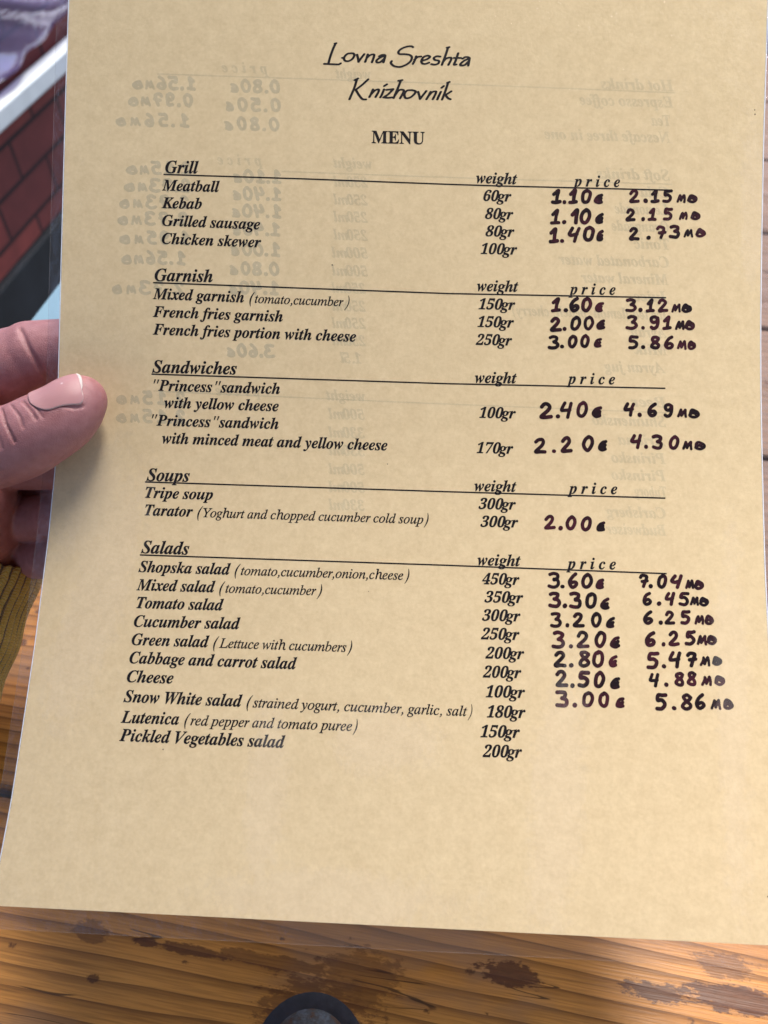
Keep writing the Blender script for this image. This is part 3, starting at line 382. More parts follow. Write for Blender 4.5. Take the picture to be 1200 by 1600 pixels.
BACK_HAND=[[('0', 65.18, 236.86, 4.47, 3.58), ('.', 61.6, 236.85, 4.47, 1.61), ('8', 59.99, 236.84, 4.47, 3.58), ('0', 56.41, 236.83, 4.48, 3.58), ('c', 52.83, 236.82, 4.48, 3.58)], [('1', 39.5, 237.23, 4.49, 3.58), ('.', 35.92, 237.21, 4.5, 1.61), ('5', 34.3, 237.21, 4.5, 3.58), ('6', 30.72, 237.19, 4.5, 3.58), ('n', 27.14, 237.18, 4.5, 3.58), ('o', 23.56, 237.17, 4.51, 3.58)], [('0', 65.5, 231.23, 4.47, 4.06), ('.', 61.44, 231.21, 4.47, 1.83), ('5', 59.61, 231.2, 4.48, 4.06), ('0', 55.55, 231.18, 4.48, 4.06), ('c', 51.49, 231.16, 4.48, 4.06)], [('0', 38.84, 232.13, 4.49, 3.72), ('.', 35.12, 232.11, 4.5, 1.68), ('9', 33.44, 232.1, 4.5, 3.72), ('7', 29.72, 232.08, 4.5, 3.72), ('n', 25.99, 232.07, 4.51, 3.72), ('o', 22.27, 232.05, 4.51, 3.72)], [('0', 65.22, 225.39, 4.47, 4.01), ('.', 61.21, 225.36, 4.48, 1.81), ('8', 59.4, 225.35, 4.48, 4.01), ('0', 55.39, 225.33, 4.48, 4.01), ('c', 51.37, 225.3, 4.49, 4.01)], [('1', 37.81, 225.84, 4.5, 4.3), ('.', 33.52, 225.81, 4.5, 1.93), ('5', 31.58, 225.8, 4.5, 4.3), ('6', 27.29, 225.78, 4.51, 4.3), ('n', 22.99, 225.75, 4.51, 4.3), ('o', 18.7, 225.72, 4.52, 4.3)], [('1', 66.1, 209.45, 4.47, 3.4), ('.', 62.7, 209.42, 4.47, 1.53), ('1', 61.17, 209.41, 4.47, 3.4), ('0', 57.78, 209.38, 4.47, 3.4), ('c', 54.38, 209.35, 4.47, 3.4)], [('2', 38.9, 211.19, 4.49, 3.71), ('.', 35.19, 211.16, 4.49, 1.67), ('1', 33.52, 211.15, 4.49, 3.71), ('5', 29.8, 211.11, 4.5, 3.71), ('n', 26.09, 211.08, 4.5, 3.71), ('o', 22.38, 211.05, 4.5, 3.71)], [('1', 66.22, 204.22, 4.46, 3.48), ('.', 62.73, 204.18, 4.46, 1.57), ('4', 61.17, 204.17, 4.46, 3.48), ('0', 57.68, 204.14, 4.46, 3.48), ('c', 54.2, 204.1, 4.46, 3.48)], [('2', 38.64, 205.93, 4.47, 3.78), ('.', 34.85, 205.9, 4.47, 1.7), ('7', 33.15, 205.88, 4.47, 3.78), ('3', 29.37, 205.85, 4.47, 3.78), ('n', 25.59, 205.81, 4.48, 3.78), ('o', 21.8, 205.78, 4.48, 3.78)], [('1', 66.35, 198.99, 4.45, 3.57), ('.', 62.78, 198.95, 4.45, 1.61), ('4', 61.17, 198.94, 4.46, 3.57), ('0', 57.6, 198.9, 4.46, 3.57), ('c', 54.03, 198.87, 4.46, 3.57)], [('2', 38.38, 200.88, 4.46, 4.07), ('.', 34.31, 200.84, 4.46, 1.83), ('7', 32.48, 200.82, 4.46, 4.07), ('3', 28.41, 200.78, 4.46, 4.07), ('n', 24.34, 200.74, 4.46, 4.07), ('o', 20.27, 200.71, 4.46, 4.07)], [('1', 66.1, 193.55, 4.45, 3.39), ('.', 62.7, 193.52, 4.45, 1.53), ('4', 61.18, 193.51, 4.45, 3.39), ('0', 57.78, 193.47, 4.46, 3.39), ('c', 54.39, 193.44, 4.46, 3.39)], [('2', 38.12, 195.82, 4.46, 4.07), ('.', 34.05, 195.78, 4.46, 1.83), ('7', 32.22, 195.77, 4.46, 4.07), ('3', 28.15, 195.73, 4.46, 4.07), ('n', 24.09, 195.69, 4.46, 4.07), ('o', 20.02, 195.65, 4.46, 4.07)], [('1', 66.26, 187.36, 4.45, 3.48), ('.', 62.78, 187.32, 4.45, 1.57), ('0', 61.21, 187.31, 4.45, 3.48), ('0', 57.73, 187.27, 4.45, 3.48), ('c', 54.25, 187.24, 4.46, 3.48)], [('1', 38.66, 190.02, 4.46, 4.0), ('.', 34.67, 189.98, 4.46, 1.8), ('9', 32.87, 189.96, 4.46, 4.0), ('5', 28.87, 189.92, 4.46, 4.0), ('n', 24.88, 189.88, 4.46, 4.0), ('o', 20.88, 189.84, 4.46, 4.0)], [('0', 66.23, 181.55, 4.45, 3.57), ('.', 62.66, 181.51, 4.45, 1.61), ('8', 61.06, 181.49, 4.45, 3.57), ('0', 57.49, 181.45, 4.45, 3.57), ('c', 53.92, 181.42, 4.45, 3.57)], [('1', 37.67, 183.97, 4.46, 3.64), ('.', 34.03, 183.94, 4.46, 1.64), ('5', 32.39, 183.92, 4.46, 3.64), ('6', 28.75, 183.88, 4.46, 3.64), ('n', 25.11, 183.85, 4.46, 3.64), ('o', 21.47, 183.81, 4.46, 3.64)], [('1', 66.2, 175.74, 4.45, 3.57), ('.', 62.64, 175.7, 4.45, 1.61), ('4', 61.03, 175.68, 4.45, 3.57), ('0', 57.46, 175.64, 4.45, 3.57), ('c', 53.9, 175.61, 4.45, 3.57)], [('2', 37.54, 174.86, 4.45, 4.21), ('.', 33.32, 174.82, 4.45, 1.9), ('7', 31.43, 174.8, 4.45, 4.21), ('3', 27.22, 174.75, 4.45, 4.21), ('n', 23.0, 174.71, 4.45, 4.21), ('o', 18.79, 174.67, 4.45, 4.21)], [('3', 65.37, 156.76, 4.44, 3.35), ('.', 62.02, 156.72, 4.44, 1.51), ('6', 60.51, 156.7, 4.44, 3.35), ('0', 57.16, 156.67, 4.44, 3.35), ('c', 53.81, 156.63, 4.44, 3.35)], [('2', 38.83, 141.59, 4.46, 4.0), ('.', 34.82, 141.55, 4.46, 1.8), ('1', 33.02, 141.52, 4.46, 4.0), ('5', 29.02, 141.48, 4.46, 4.0), ('n', 25.01, 141.43, 4.47, 4.0), ('o', 21.01, 141.38, 4.47, 4.0)], [('2', 38.99, 135.97, 4.46, 4.0), ('.', 34.99, 135.92, 4.46, 1.8), ('1', 33.19, 135.9, 4.46, 4.0), ('5', 29.18, 135.85, 4.46, 4.0), ('n', 25.18, 135.8, 4.46, 4.0), ('o', 21.18, 135.75, 4.47, 4.0)]]
GLYPHS="""
BA 420 -68,0 -68,17 -39,25 -13,48 323,461 342,461 326,89 326,79 333,45 354,25 388,17 388,0 178,0 178,17 208,24 225,39 234,60 237,87 238,140 97,140 49,81 33,56 28,40 38,25 71,17 71,0/119,168 240,168 247,328
BB 430 -34,0 -34,15 0,20 22,41 39,85 115,369 119,387 120,404 117,417 109,426 73,435 73,451 222,451 311,445 370,427 403,397 414,353 400,302 358,265 289,240 338,216 368,183 378,140 373,105 359,72 333,43 295,20 241,5 171,0/201,248 250,256 286,280 308,316 315,364 308,400 287,421 253,428 233,423 222,406 181,249 192,248/166,22 211,31 246,57 268,98 276,149 266,192 237,218 187,227 176,227 134,75 129,44 138,28
BC 440 202,-11 149,-6 104,10 69,36 42,71 26,114 20,165 24,214 37,262 56,309 83,352 116,389 154,420 218,452 287,463 333,459 385,448 397,446 407,444 421,449 431,463 449,463 420,308 401,310 395,366 377,406 348,431 309,439 264,430 222,401 184,353 152,287 130,212 122,142 129,91 151,53 185,28 229,20 280,30 326,58 368,105 387,91 335,34 273,0
BE 441 -34,0 -34,15 0,20 22,41 39,85 115,369 119,387 120,401 118,416 109,426 73,435 73,451 432,451 407,324 388,324 388,330 381,376 360,407 323,424 269,429 242,427 229,418 220,398 181,251 200,251 257,257 293,280 320,322 336,322 289,136 274,136 275,149 275,163 270,193 256,213 231,224 194,228 185,228 175,227 134,73 130,56 128,44 137,28 173,23 256,33 289,47 319,69 346,98 372,136 389,136 350,0
BF 410 -34,0 -34,15 0,20 22,41 39,85 115,369 119,387 120,404 117,417 109,426 73,435 73,451 426,451 400,323 381,323 381,332 374,376 353,406 316,423 262,428 234,422 221,396 181,248 191,247 201,247 241,252 272,265 296,287 313,320 330,320 283,135 269,135 269,147 269,158 261,201 249,214 231,221 175,226 136,82 130,47 132,34 140,24 177,15 177,0
BG 499 221,-11 162,-6 113,11 73,39 44,76 27,122 21,175 25,224 38,271 59,316 87,357 122,393 163,422 232,452 306,463 349,459 400,447 418,444 431,449 441,463 457,463 428,317 410,317 402,370 382,408 350,431 308,439 264,429 222,400 183,352 150,287 128,214 120,144 128,89 151,48 188,22 238,14 267,18 288,29 302,47 312,74 330,144 336,179 333,193 325,201 286,207 286,223 475,223 475,206 469,206 451,202 440,191 425,150 395,31 311,-1
BH 508 -34,0 -34,15 0,20 22,41 39,85 115,369 119,387 120,404 117,417 109,426 73,435 73,451 283,451 283,435 249,429 228,409 212,365 181,252 341,252 373,369 378,404 375,417 367,426 330,435 330,451 541,451 541,435 508,430 487,412 470,369 394,82 388,48 390,34 399,24 435,15 435,0 224,0 224,15 258,20 280,41 297,85 333,221 173,221 136,82 130,47 141,24 177,15 177,0
BI 249 -34,0 -34,15 0,20 22,41 39,85 115,369 119,387 120,404 108,426 73,435 73,451 283,451 283,435 247,428 227,410 211,365 135,82 129,47 141,24 177,15 177,0
BJ 298 32,-69 -23,-61 -55,-38 -66,0 -63,18 -53,33 -38,44 -19,47 9,37 17,26 20,12 18,-1 13,-15 5,-32 9,-41 21,-44 38,-40 49,-29 68,18 163,369 167,387 168,401 165,416 157,426 120,435 120,451 330,451 330,435 296,429 275,409 259,365 173,44 152,-8 123,-43 83,-63
BK 426 -34,0 -34,15 0,20 22,41 39,85 115,369 119,387 120,401 118,416 109,426 73,435 73,451 283,451 283,435 249,429 228,409 212,365 179,242 179,240 180,238 186,242 305,350 344,389 357,414 348,428 320,436 320,451 459,451 459,435 454,435 429,424 389,392 255,267 353,56 372,28 403,17 403,0 214,0 214,17 225,17 251,23 258,40 243,82 180,216 175,221 171,214 136,82 130,47 132,33 141,24 177,15 177,0
BL 425 -34,0 -34,15 0,20 22,41 39,85 115,369 120,401 117,416 109,426 73,435 73,451 283,451 283,435 248,429 227,408 211,365 136,83 128,42 132,33 142,28 161,25 188,24 248,30 298,50 339,84 371,134 393,134 351,0
BM 587 188,-11 144,363 69,82 62,47 65,33 74,24 109,15 109,0 -35,0 -35,15 -1,20 21,41 38,85 113,369 119,403 116,417 108,426 72,435 72,451 224,451 263,132 469,451 622,451 622,435 587,429 566,409 549,365 473,82 469,64 468,47 480,24 516,15 516,0 305,0 305,15 340,21 361,40 368,57 377,85 453,374 207,-11
BN 468 310,-11 140,351 68,82 62,47 74,24 109,15 109,0 -35,0 -35,15 -1,20 21,41 38,85 109,355 115,380 116,396 113,412 104,424 64,435 64,451 197,451 339,138 402,369 407,389 408,402 405,416 397,426 361,435 361,451 505,451 505,435 471,429 449,410 433,365 330,-11
BO 478 179,-11 113,0 62,33 30,85 19,154 24,203 38,253 61,301 90,346 126,386 165,419 230,452 299,463 366,452 417,419 450,368 461,300 456,250 443,200 421,151 392,105 356,65 315,32 249,-1/184,13 227,25 267,60 303,118 334,197 355,279 363,350 358,388 345,416 323,434 294,439 268,435 244,420 198,370 155,287 126,191 116,103 120,64 133,36 155,18
BP 409 -34,0 -34,15 0,20 22,41 39,85 115,369 119,387 120,404 117,417 109,426 73,435 73,451 259,451 325,444 372,424 400,392 410,346 404,310 386,278 359,251 323,231 271,219 195,215 171,215 136,82 130,47 132,33 141,24 177,15 177,0/199,238 248,246 283,271 304,310 312,363 305,399 285,421 252,428 230,421 218,392 178,239 189,238
BS 369 154,-11 111,-6 58,10 38,14 24,9 9,-7 -9,-7 26,144 45,144 45,140 51,84 71,45 102,21 145,13 167,16 187,25 217,56 228,97 218,134 190,170 142,214 98,258 76,295 70,336 74,371 88,401 109,427 137,446 171,459 208,463 248,458 296,445 312,442 328,447 342,461 360,461 328,322 308,322 309,330 309,337 306,366 298,390 284,411 267,426 247,436 224,439 197,434 174,419 158,396 153,368 166,331 197,295 219,274 242,254 293,195 307,162 312,126 301,69 270,25 221,-2
BT 403 44,0 44,17 86,27 98,40 107,60 205,427 194,427 156,421 120,402 88,371 64,330 47,330 72,451 437,451 418,322 399,322 386,380 357,415 311,426 306,426 208,63 205,46 208,33 216,25 253,17 253,0
BU 478 193,-11 129,-3 82,21 53,60 43,108 56,179 110,377 113,392 115,403 112,419 104,428 66,436 66,451 273,451 273,435 240,430 220,413 206,376 145,152 136,98 142,70 158,47 183,32 215,28 246,31 274,42 298,62 320,93 359,194 396,320 410,394 397,422 357,435 357,451 495,451 495,434 476,428 461,416 433,349 377,160 357,102 334,58 307,26 275,4 238,-7
BV 399 67,-11 85,368 82,396 71,416 53,429 28,435 28,451 230,451 230,433 195,426 181,409 178,393 175,365 164,123 353,358 374,385 381,412 371,428 340,434 340,451 479,451 479,433 476,433 457,429 441,419 407,382 88,-11
BW 549 79,-11 82,360 79,393 71,415 54,428 30,433 30,451 213,451 213,433 193,428 182,417 174,370 172,160 296,367 297,390 294,410 286,424 271,431 250,434 250,451 430,451 430,435 411,431 399,423 390,390 387,321 383,163 514,383 521,398 523,410 514,428 487,435 484,435 484,451 608,451 608,435 586,429 570,416 539,373 308,-11 287,-11 295,316 99,-11
Ba 336 53,-9 24,-3 1,14 -14,40 -19,73 -15,109 -5,147 32,220 57,251 84,276 126,301 165,310 198,299 214,265 225,303 297,303 241,108 232,74 228,56 231,44 238,40 259,52 285,87 300,78 265,30 231,1 197,-9 166,2 155,34 157,52 162,75 137,38 111,12 84,-4/93,41 108,45 124,56 152,95 176,147 192,202 198,248 192,272 172,281 157,276 141,264 109,219 83,159 70,115 65,81 72,51
Bb 322 77,-9 34,-3 1,12 -11,31 -7,52 83,375 91,412 84,429 59,433 48,433 48,451 115,458 189,470 129,255 171,296 218,310 247,304 271,286 286,258 291,221 287,185 276,148 237,77 210,47 179,23 130,-1/91,15 109,18 127,29 159,65 185,116 203,171 210,223 201,253 179,263 154,256 134,232 115,193 97,138 77,69 70,33 75,19
Bc 277 93,-9 50,-2 17,19 -3,53 -9,97 -3,146 16,195 47,240 88,277 133,301 179,310 211,305 235,291 251,272 257,249 254,230 245,216 231,207 214,203 186,213 176,238 182,258 189,275 185,285 173,289 156,284 139,270 107,223 84,161 75,99 78,71 88,51 103,38 123,34 164,50 204,96 222,83 183,32 140,1
Bd 334 55,-9 26,-4 3,14 -11,43 -15,82 -4,148 29,215 78,272 121,300 164,310 190,306 213,294 238,381 242,399 243,412 241,422 234,428 205,433 205,451 271,459 343,470 237,83 232,60 230,48 238,41 255,52 281,89 297,78 246,13 223,-4 198,-9 175,-4 162,10 157,35 164,76 138,38 113,12 86,-4/96,42 111,46 127,58 156,99 180,153 196,208 201,249 195,275 177,283 149,269 120,231 93,181 74,126 66,79 75,51
Be 269 87,-9 47,-2 16,19 -4,53 -11,98 -7,135 6,172 25,207 49,240 78,268 109,290 143,305 176,310 207,305 230,293 244,273 249,248 238,209 207,174 153,144 79,124 75,88 78,66 87,50 102,39 122,36 159,51 195,95 214,83 179,32 136,1/84,146 140,171 179,212 190,236 193,260 187,280 171,287 149,278 126,252 103,207
Bf 193 -66,-139 -90,-135 -108,-124 -121,-106 -125,-85 -116,-58 -91,-48 -69,-56 -60,-79 -65,-97 -71,-107 -68,-114 -59,-117 -46,-113 -34,-102 -15,-65 4,3 26,104 60,275 13,275 19,303 66,303 92,376 126,428 166,460 212,470 241,467 264,456 277,439 282,418 273,391 247,381 224,391 214,413 220,430 225,442 222,447 214,449 195,441 178,415 144,303 201,303 197,275 140,275 105,113 86,35 65,-29 40,-77 11,-112 -24,-132
Bg 298 77,-139 23,-134 -18,-119 -43,-95 -51,-66 -46,-44 -31,-25 33,5 6,28 -3,51 1,68 12,83 57,114 20,147 12,166 9,189 14,220 28,248 50,273 79,293 113,305 149,310 200,301 244,277 302,277 299,248 261,248 263,237 264,225 259,192 244,164 221,139 191,120 157,108 118,104 83,106 70,95 66,84 73,72 93,63 135,50 182,32 216,9 229,-12 233,-36 228,-65 213,-90 189,-110 158,-126 120,-136/116,125 133,129 149,142 175,188 185,246 177,277 156,287 138,283 122,269 96,222 86,164 94,135/85,-117 117,-113 141,-102 157,-85 162,-66 156,-47 138,-32 60,-4 21,-31 7,-62 13,-83 30,-101 54,-113
Bh 357 210,-9 185,-4 170,13 165,41 173,84 194,153 217,222 223,246 220,257 210,261 172,242 131,185 92,100 63,0 -19,0 82,374 88,399 90,411 83,428 58,433 48,433 48,451 110,457 187,470 115,197 151,247 184,282 217,303 253,310 281,304 297,287 303,259 298,223 282,170 250,75 247,65 246,57 248,47 257,43 276,57 306,98 320,89 284,34 247,2
Bi 194 132,371 114,375 100,384 90,398 87,416 90,433 100,447 114,457 132,460 149,457 163,447 173,433 176,416 173,398 163,384 149,375/49,-8 29,-5 13,5 4,21 1,41 4,64 10,87 44,211 51,237 53,254 46,268 26,273 19,273 19,289 89,299 150,310 89,85 84,55 87,46 95,42 115,54 142,90 155,81 121,31 85,2
Bj 178 136,371 118,375 104,384 94,398 91,416 94,433 104,447 118,457 136,460 153,457 167,447 177,433 180,416 177,398 167,384 153,375/-66,-140 -93,-137 -115,-125 -129,-108 -134,-87 -124,-59 -99,-49 -76,-58 -66,-80 -72,-98 -78,-110 -75,-116 -64,-118 -49,-113 -38,-99 -17,-42 54,237 56,245 57,254 50,268 29,273 23,273 22,289 92,299 153,310 82,32 56,-44 25,-98 -15,-130
Bk 323 204,-9 175,-2 154,19 136,65 120,144 96,126 63,0 -19,0 82,374 88,399 90,411 83,428 58,433 48,433 48,451 110,457 187,470 106,165 158,206 191,234 207,253 213,267 206,281 181,286 181,304 318,304 318,286 300,282 284,276 253,254 189,201 201,128 212,79 225,51 240,42 259,52 277,83 292,76 264,29 235,0
Bl 173 40,-9 19,-6 3,3 -7,19 -10,40 -8,61 -2,85 77,371 87,414 80,428 58,433 52,433 52,450 183,470 79,86 75,69 73,54 75,44 83,41 104,53 131,89 144,79 93,12 68,-4
Bm 525 380,-8 355,-3 340,14 335,42 343,85 364,154 387,222 393,247 390,258 380,261 351,249 318,214 284,152 250,62 230,0 152,0 220,222 226,247 222,258 213,261 196,257 177,244 136,190 97,107 66,0 -14,0 42,211 50,240 52,254 45,268 24,273 18,273 17,289 151,310 116,193 153,245 187,281 220,303 256,310 284,304 301,288 306,260 299,217 330,258 361,287 391,304 422,310 450,304 467,288 473,260 468,224 452,171 420,76 417,66 416,58 418,47 426,44 446,56 457,70 471,91 486,81 433,14 407,-3
Bn 357 213,-9 188,-4 173,13 168,41 175,84 197,153 220,222 226,246 222,257 213,261 176,243 136,190 97,107 66,0 -14,0 42,211 50,240 52,254 45,268 24,273 18,273 17,289 151,310 116,193 153,245 187,281 220,303 256,310 284,304 301,287 306,259 301,226 285,170 248,57 251,47 260,43 279,55 304,90 319,80 266,13 240,-4
Bo 316 96,-9 54,-2 20,20 -3,54 -10,98 -6,135 6,172 24,208 48,241 76,269 107,291 141,305 175,310 221,302 256,281 278,247 285,203 281,167 270,130 252,94 228,61 200,33 168,10 133,-5/103,13 119,18 134,30 162,74 184,132 200,191 206,240 197,276 172,288 157,284 141,272 113,229 90,172 75,111 69,58 78,25
Bp 330 -79,-139 -79,-121 -51,-114 -37,-95 -30,-71 48,228 52,253 44,269 16,273 16,290 85,300 144,310 124,242 176,293 228,310 257,304 279,288 293,261 298,224 294,184 282,143 263,103 239,67 211,36 180,11 147,-4 114,-9 90,-6 69,6 48,-69 44,-97 47,-109 54,-116 86,-122 86,-139/102,15 119,19 135,31 165,71 190,125 207,179 214,224 206,252 187,262 155,249 127,209 103,142 86,78 78,38 84,20
Br 261 -14,0 42,211 50,240 52,254 45,268 24,273 18,273 17,289 151,310 114,189 144,243 171,280 197,302 222,310 250,298 259,265 257,245 249,230 236,221 220,218 202,223 186,238 180,241 157,225 127,175 95,97 66,0
Bs 253 91,-9 28,5 15,7 3,4 -7,-7 -24,-4 -7,109 13,105 23,55 46,24 81,14 110,24 120,52 114,77 95,106 69,138 39,185 28,228 35,260 53,286 82,303 116,309 179,298 186,296 192,295 204,298 212,307 230,307 215,205 197,207 184,252 163,279 134,288 107,278 97,255 104,231 124,202 146,176 165,149 183,116 190,82 187,58 177,36 162,17 142,3 118,-6
Bt 185 30,-9 5,-4 -10,12 -15,39 -14,52 -11,70 45,273 13,273 13,297 79,334 134,398 162,398 134,300 187,300 179,273 126,273 77,103 70,77 67,56 70,45 77,41 98,54 128,95 144,85 116,44 88,14 60,-3
Bu 357 46,-9 18,-4 1,13 -5,41 0,75 15,130 38,211 46,254 39,268 19,273 13,273 12,289 73,298 146,310 81,79 76,53 79,43 89,40 125,58 167,113 206,197 236,301 316,301 251,57 254,48 261,44 280,56 292,70 306,91 321,81 268,13 242,-4 215,-9 196,-6 182,4 172,19 169,40 181,103 147,53 114,18 81,-3
Bv 284 48,-9 48,26 45,155 38,229 25,264 5,274 -1,273 -2,291 97,310 106,295 115,251 123,118 123,89 160,132 185,169 204,213 189,240 178,256 175,271 177,286 186,299 198,307 214,310 230,307 243,298 251,283 254,265 244,222 215,167 166,102 97,27 62,-9
Bw 420 48,-10 48,25 45,154 38,228 25,263 5,274 -1,273 -2,291 97,310 113,265 124,132 229,310 246,310 267,87 303,130 327,167 341,196 346,214 342,227 330,240 318,255 314,271 325,300 337,308 353,311 370,308 383,298 391,283 394,264 377,205 328,125 245,25 216,-9 197,-10 179,179 68,-9
Bx 302 -1,-11 -19,-8 -33,0 -42,13 -45,29 -42,45 -34,57 -22,66 -7,69 18,62 38,55 49,59 60,73 95,129 74,238 62,270 38,279 32,279 17,278 17,294 55,300 84,305 104,309 118,310 129,307 138,298 144,283 149,258 157,218 211,288 235,305 261,311 278,308 290,300 299,287 302,272 292,245 270,234 257,237 241,243 232,246 223,248 206,242 192,223 163,183 183,86 194,54 212,43 231,54 242,66 256,82 269,72 219,11 196,-4 170,-9 146,-3 128,15 114,47 102,93 69,40 36,2
By 281 -30,-140 -51,-137 -66,-129 -77,-115 -80,-99 -77,-84 -69,-72 -41,-61 -8,-73 20,-85 38,-77 58,-56 76,-30 83,-6 79,30 70,90 58,156 44,213 33,251 24,269 14,275 -1,277 -9,276 -9,294 22,298 48,304 85,310 99,296 112,254 127,181 148,75 191,160 205,211 200,225 187,238 173,252 168,269 171,285 179,298 193,307 210,310 227,307 240,298 248,284 251,265 241,219 214,152 174,74 126,-5 74,-74 20,-122 -5,-136
Bz 260 154,-52 105,-41 56,-13 17,5 -7,-5 -24,-16 -33,-14 -36,-6 -34,0 159,238 77,238 48,235 34,225 20,198 3,198 32,301 244,301 54,73 81,59 101,38 129,-9 141,-26 155,-32 165,-30 169,-24 168,-18 165,-14 157,2 156,11 165,35 191,44 217,35 226,8 221,-14 207,-33 184,-47
IL 449 -24,0 -21,13 -18,13 9,16 28,26 41,43 52,73 135,385 140,405 142,419 139,433 130,443 91,451 94,465 279,465 274,452 248,449 230,440 216,422 206,393 125,92 118,64 116,51 118,37 126,29 165,24 212,24 298,33 328,45 354,65 399,132 412,132 368,0
IY 412 48,0 52,12 95,18 118,34 130,66 167,201 105,366 81,418 53,444 13,451 17,465 218,465 214,451 172,445 163,437 160,423 162,409 167,393 224,235 332,358 366,400 377,427 374,438 364,445 347,449 322,451 326,465 486,465 482,450 463,446 443,433 392,383 235,205 197,66 194,53 193,40 196,26 208,17 258,12 254,0
Ia 342 50,-8 26,-3 8,10 -3,33 -7,64 0,119 18,175 49,228 90,274 136,306 183,316 217,307 232,280 241,309 292,309 231,90 222,44 224,37 233,35 252,46 282,80 291,72 240,12 195,-8 175,0 168,23 191,118 154,62 119,23 85,0/82,33 98,37 116,48 152,87 185,141 210,201 219,257 210,288 185,299 154,291 124,266 96,226 74,175 58,122 53,73 60,43
Ib 340 82,-8 46,-5 18,6 1,20 -5,36 -2,50 88,404 92,424 93,437 86,452 61,455 50,455 54,467 94,472 123,479 156,487 162,485 163,480 103,251 137,287 174,309 214,316 251,310 280,289 299,258 306,218 301,177 287,137 266,99 238,64 204,35 166,12 125,-3/95,9 132,17 168,40 199,75 224,119 241,167 246,211 242,241 230,264 211,279 186,283 155,276 126,254 102,217 83,167 54,66 50,38 61,17
Ic 298 99,-8 58,0 26,23 6,60 -1,109 3,142 12,175 48,237 102,286 150,309 199,316 228,313 249,302 262,286 267,267 258,239 247,231 233,228 211,235 204,255 207,268 214,279 218,284 220,289 215,297 197,299 162,292 130,271 101,238 79,196 64,150 59,107 63,73 76,46 96,29 122,23 174,38 228,82 238,71 193,27 146,1
Id 355 61,-8 32,-3 10,13 -4,39 -9,73 -5,107 5,143 44,217 99,279 146,307 192,316 225,311 242,293 273,416 275,426 275,436 268,451 243,455 233,455 236,467 306,479 338,487 345,480 344,473 343,468 240,81 236,60 234,44 238,34 250,30 273,43 306,81 317,72 263,11 240,-3 217,-8 191,1 183,27 201,112 167,59 133,21 99,-1/91,28 109,31 127,43 165,85 199,142 223,204 232,259 223,289 212,298 198,300 165,292 132,268 101,229 75,178 57,124 51,78 54,57 62,41 74,31
Ie 287 89,-7 50,0 21,21 2,54 -4,99 -1,131 9,165 46,231 101,283 148,308 195,316 222,313 242,303 254,287 258,266 245,226 208,189 147,161 61,142 57,118 56,98 63,58 84,34 119,26 168,39 221,81 231,71 198,36 165,12 128,-2/64,158 124,173 168,199 195,233 204,271 198,291 180,298 159,294 137,280 95,230
If 199 -48,-153 -65,-150 -79,-142 -88,-130 -91,-116 -85,-94 -66,-87 -50,-92 -44,-108 -46,-119 -49,-127 -42,-134 -24,-128 -10,-108 2,-74 13,-25 71,283 7,283 12,304 75,304 83,340 104,403 135,449 173,477 216,487 240,483 259,473 271,458 275,439 267,416 243,408 224,415 218,435 219,441 221,447 224,455 219,465 206,469 182,459 163,431 148,383 132,304 210,304 207,283 128,283 101,150 67,7 33,-85 9,-123 -18,-146
Ig 286 63,-153 16,-148 -21,-131 -44,-106 -52,-75 -42,-39 -13,-6 36,24 13,39 6,57 21,84 58,121 22,152 10,195 15,226 29,256 51,281 80,301 114,314 152,318 206,307 246,296 289,296 289,266 243,266 248,236 243,203 229,174 207,149 179,130 146,118 110,113 82,116 66,101 60,87 73,70 112,54 159,38 194,19 216,-6 223,-40 218,-71 203,-99 179,-122 147,-139 108,-150/111,129 132,133 151,146 180,190 191,249 188,272 179,288 165,299 147,302 127,298 108,285 78,241 69,212 66,182 71,153 86,135/75,-132 131,-124 165,-100 176,-60 173,-45 163,-31 132,-10 94,5 52,18 6,-20 -9,-64 0,-102 28,-125
Ih 402 304,-7 279,-2 260,11 247,33 243,60 246,99 256,151 271,221 279,257 281,283 274,313 251,323 212,310 173,272 141,221 124,172 87,0 25,0 112,415 118,451 106,474 71,482 66,482 72,510 195,510 169,387 156,331 142,275 150,275 188,326 230,356 274,366 314,358 338,333 346,291 343,262 334,218 316,138 310,101 308,68 313,44 331,36 352,39 374,51 386,32 344,3
Ii 177 122,394 98,404 88,428 98,452 122,463 147,452 157,428 147,403/33,-8 8,1 0,29 3,53 11,86 55,241 58,254 60,264 57,275 50,282 17,287 20,299 65,305 96,310 124,316 131,308 130,303 128,296 63,79 58,52 61,37 72,32 96,45 130,84 140,74 102,28 67,1
Ik 339 218,-7 201,-3 187,9 161,63 120,161 78,129 41,0 -13,0 103,414 106,435 98,452 71,455 62,455 66,468 109,474 140,481 158,486 169,487 175,480 172,465 84,157 195,240 221,263 230,280 222,290 197,294 203,306 337,306 334,293 332,293 292,284 246,255 164,193 214,73 229,47 248,36 272,47 301,79 311,69 286,35 261,11 238,-3
Il 173 32,-7 7,2 -2,26 2,54 13,99 98,412 101,433 99,446 92,453 58,459 60,471 104,476 134,482 163,487 171,481 168,465 62,84 56,50 59,38 68,34 90,46 122,82 133,72 105,37 77,12 52,-3
Im 550 410,-7 384,2 376,31 384,78 424,218 430,255 426,270 411,275 393,270 371,258 325,210 279,137 251,72 228,0 175,0 235,203 245,257 241,270 227,275 196,263 155,230 113,179 86,129 63,70 40,0 -13,0 50,212 58,243 61,263 59,275 51,281 17,287 19,300 94,310 113,315 123,316 130,308 129,303 128,296 91,177 155,254 212,300 263,316 293,306 304,277 285,184 343,257 398,301 449,316 479,306 489,275 486,253 479,222 436,65 434,57 433,50 436,39 445,35 469,48 483,64 499,87 508,76 476,30 443,2
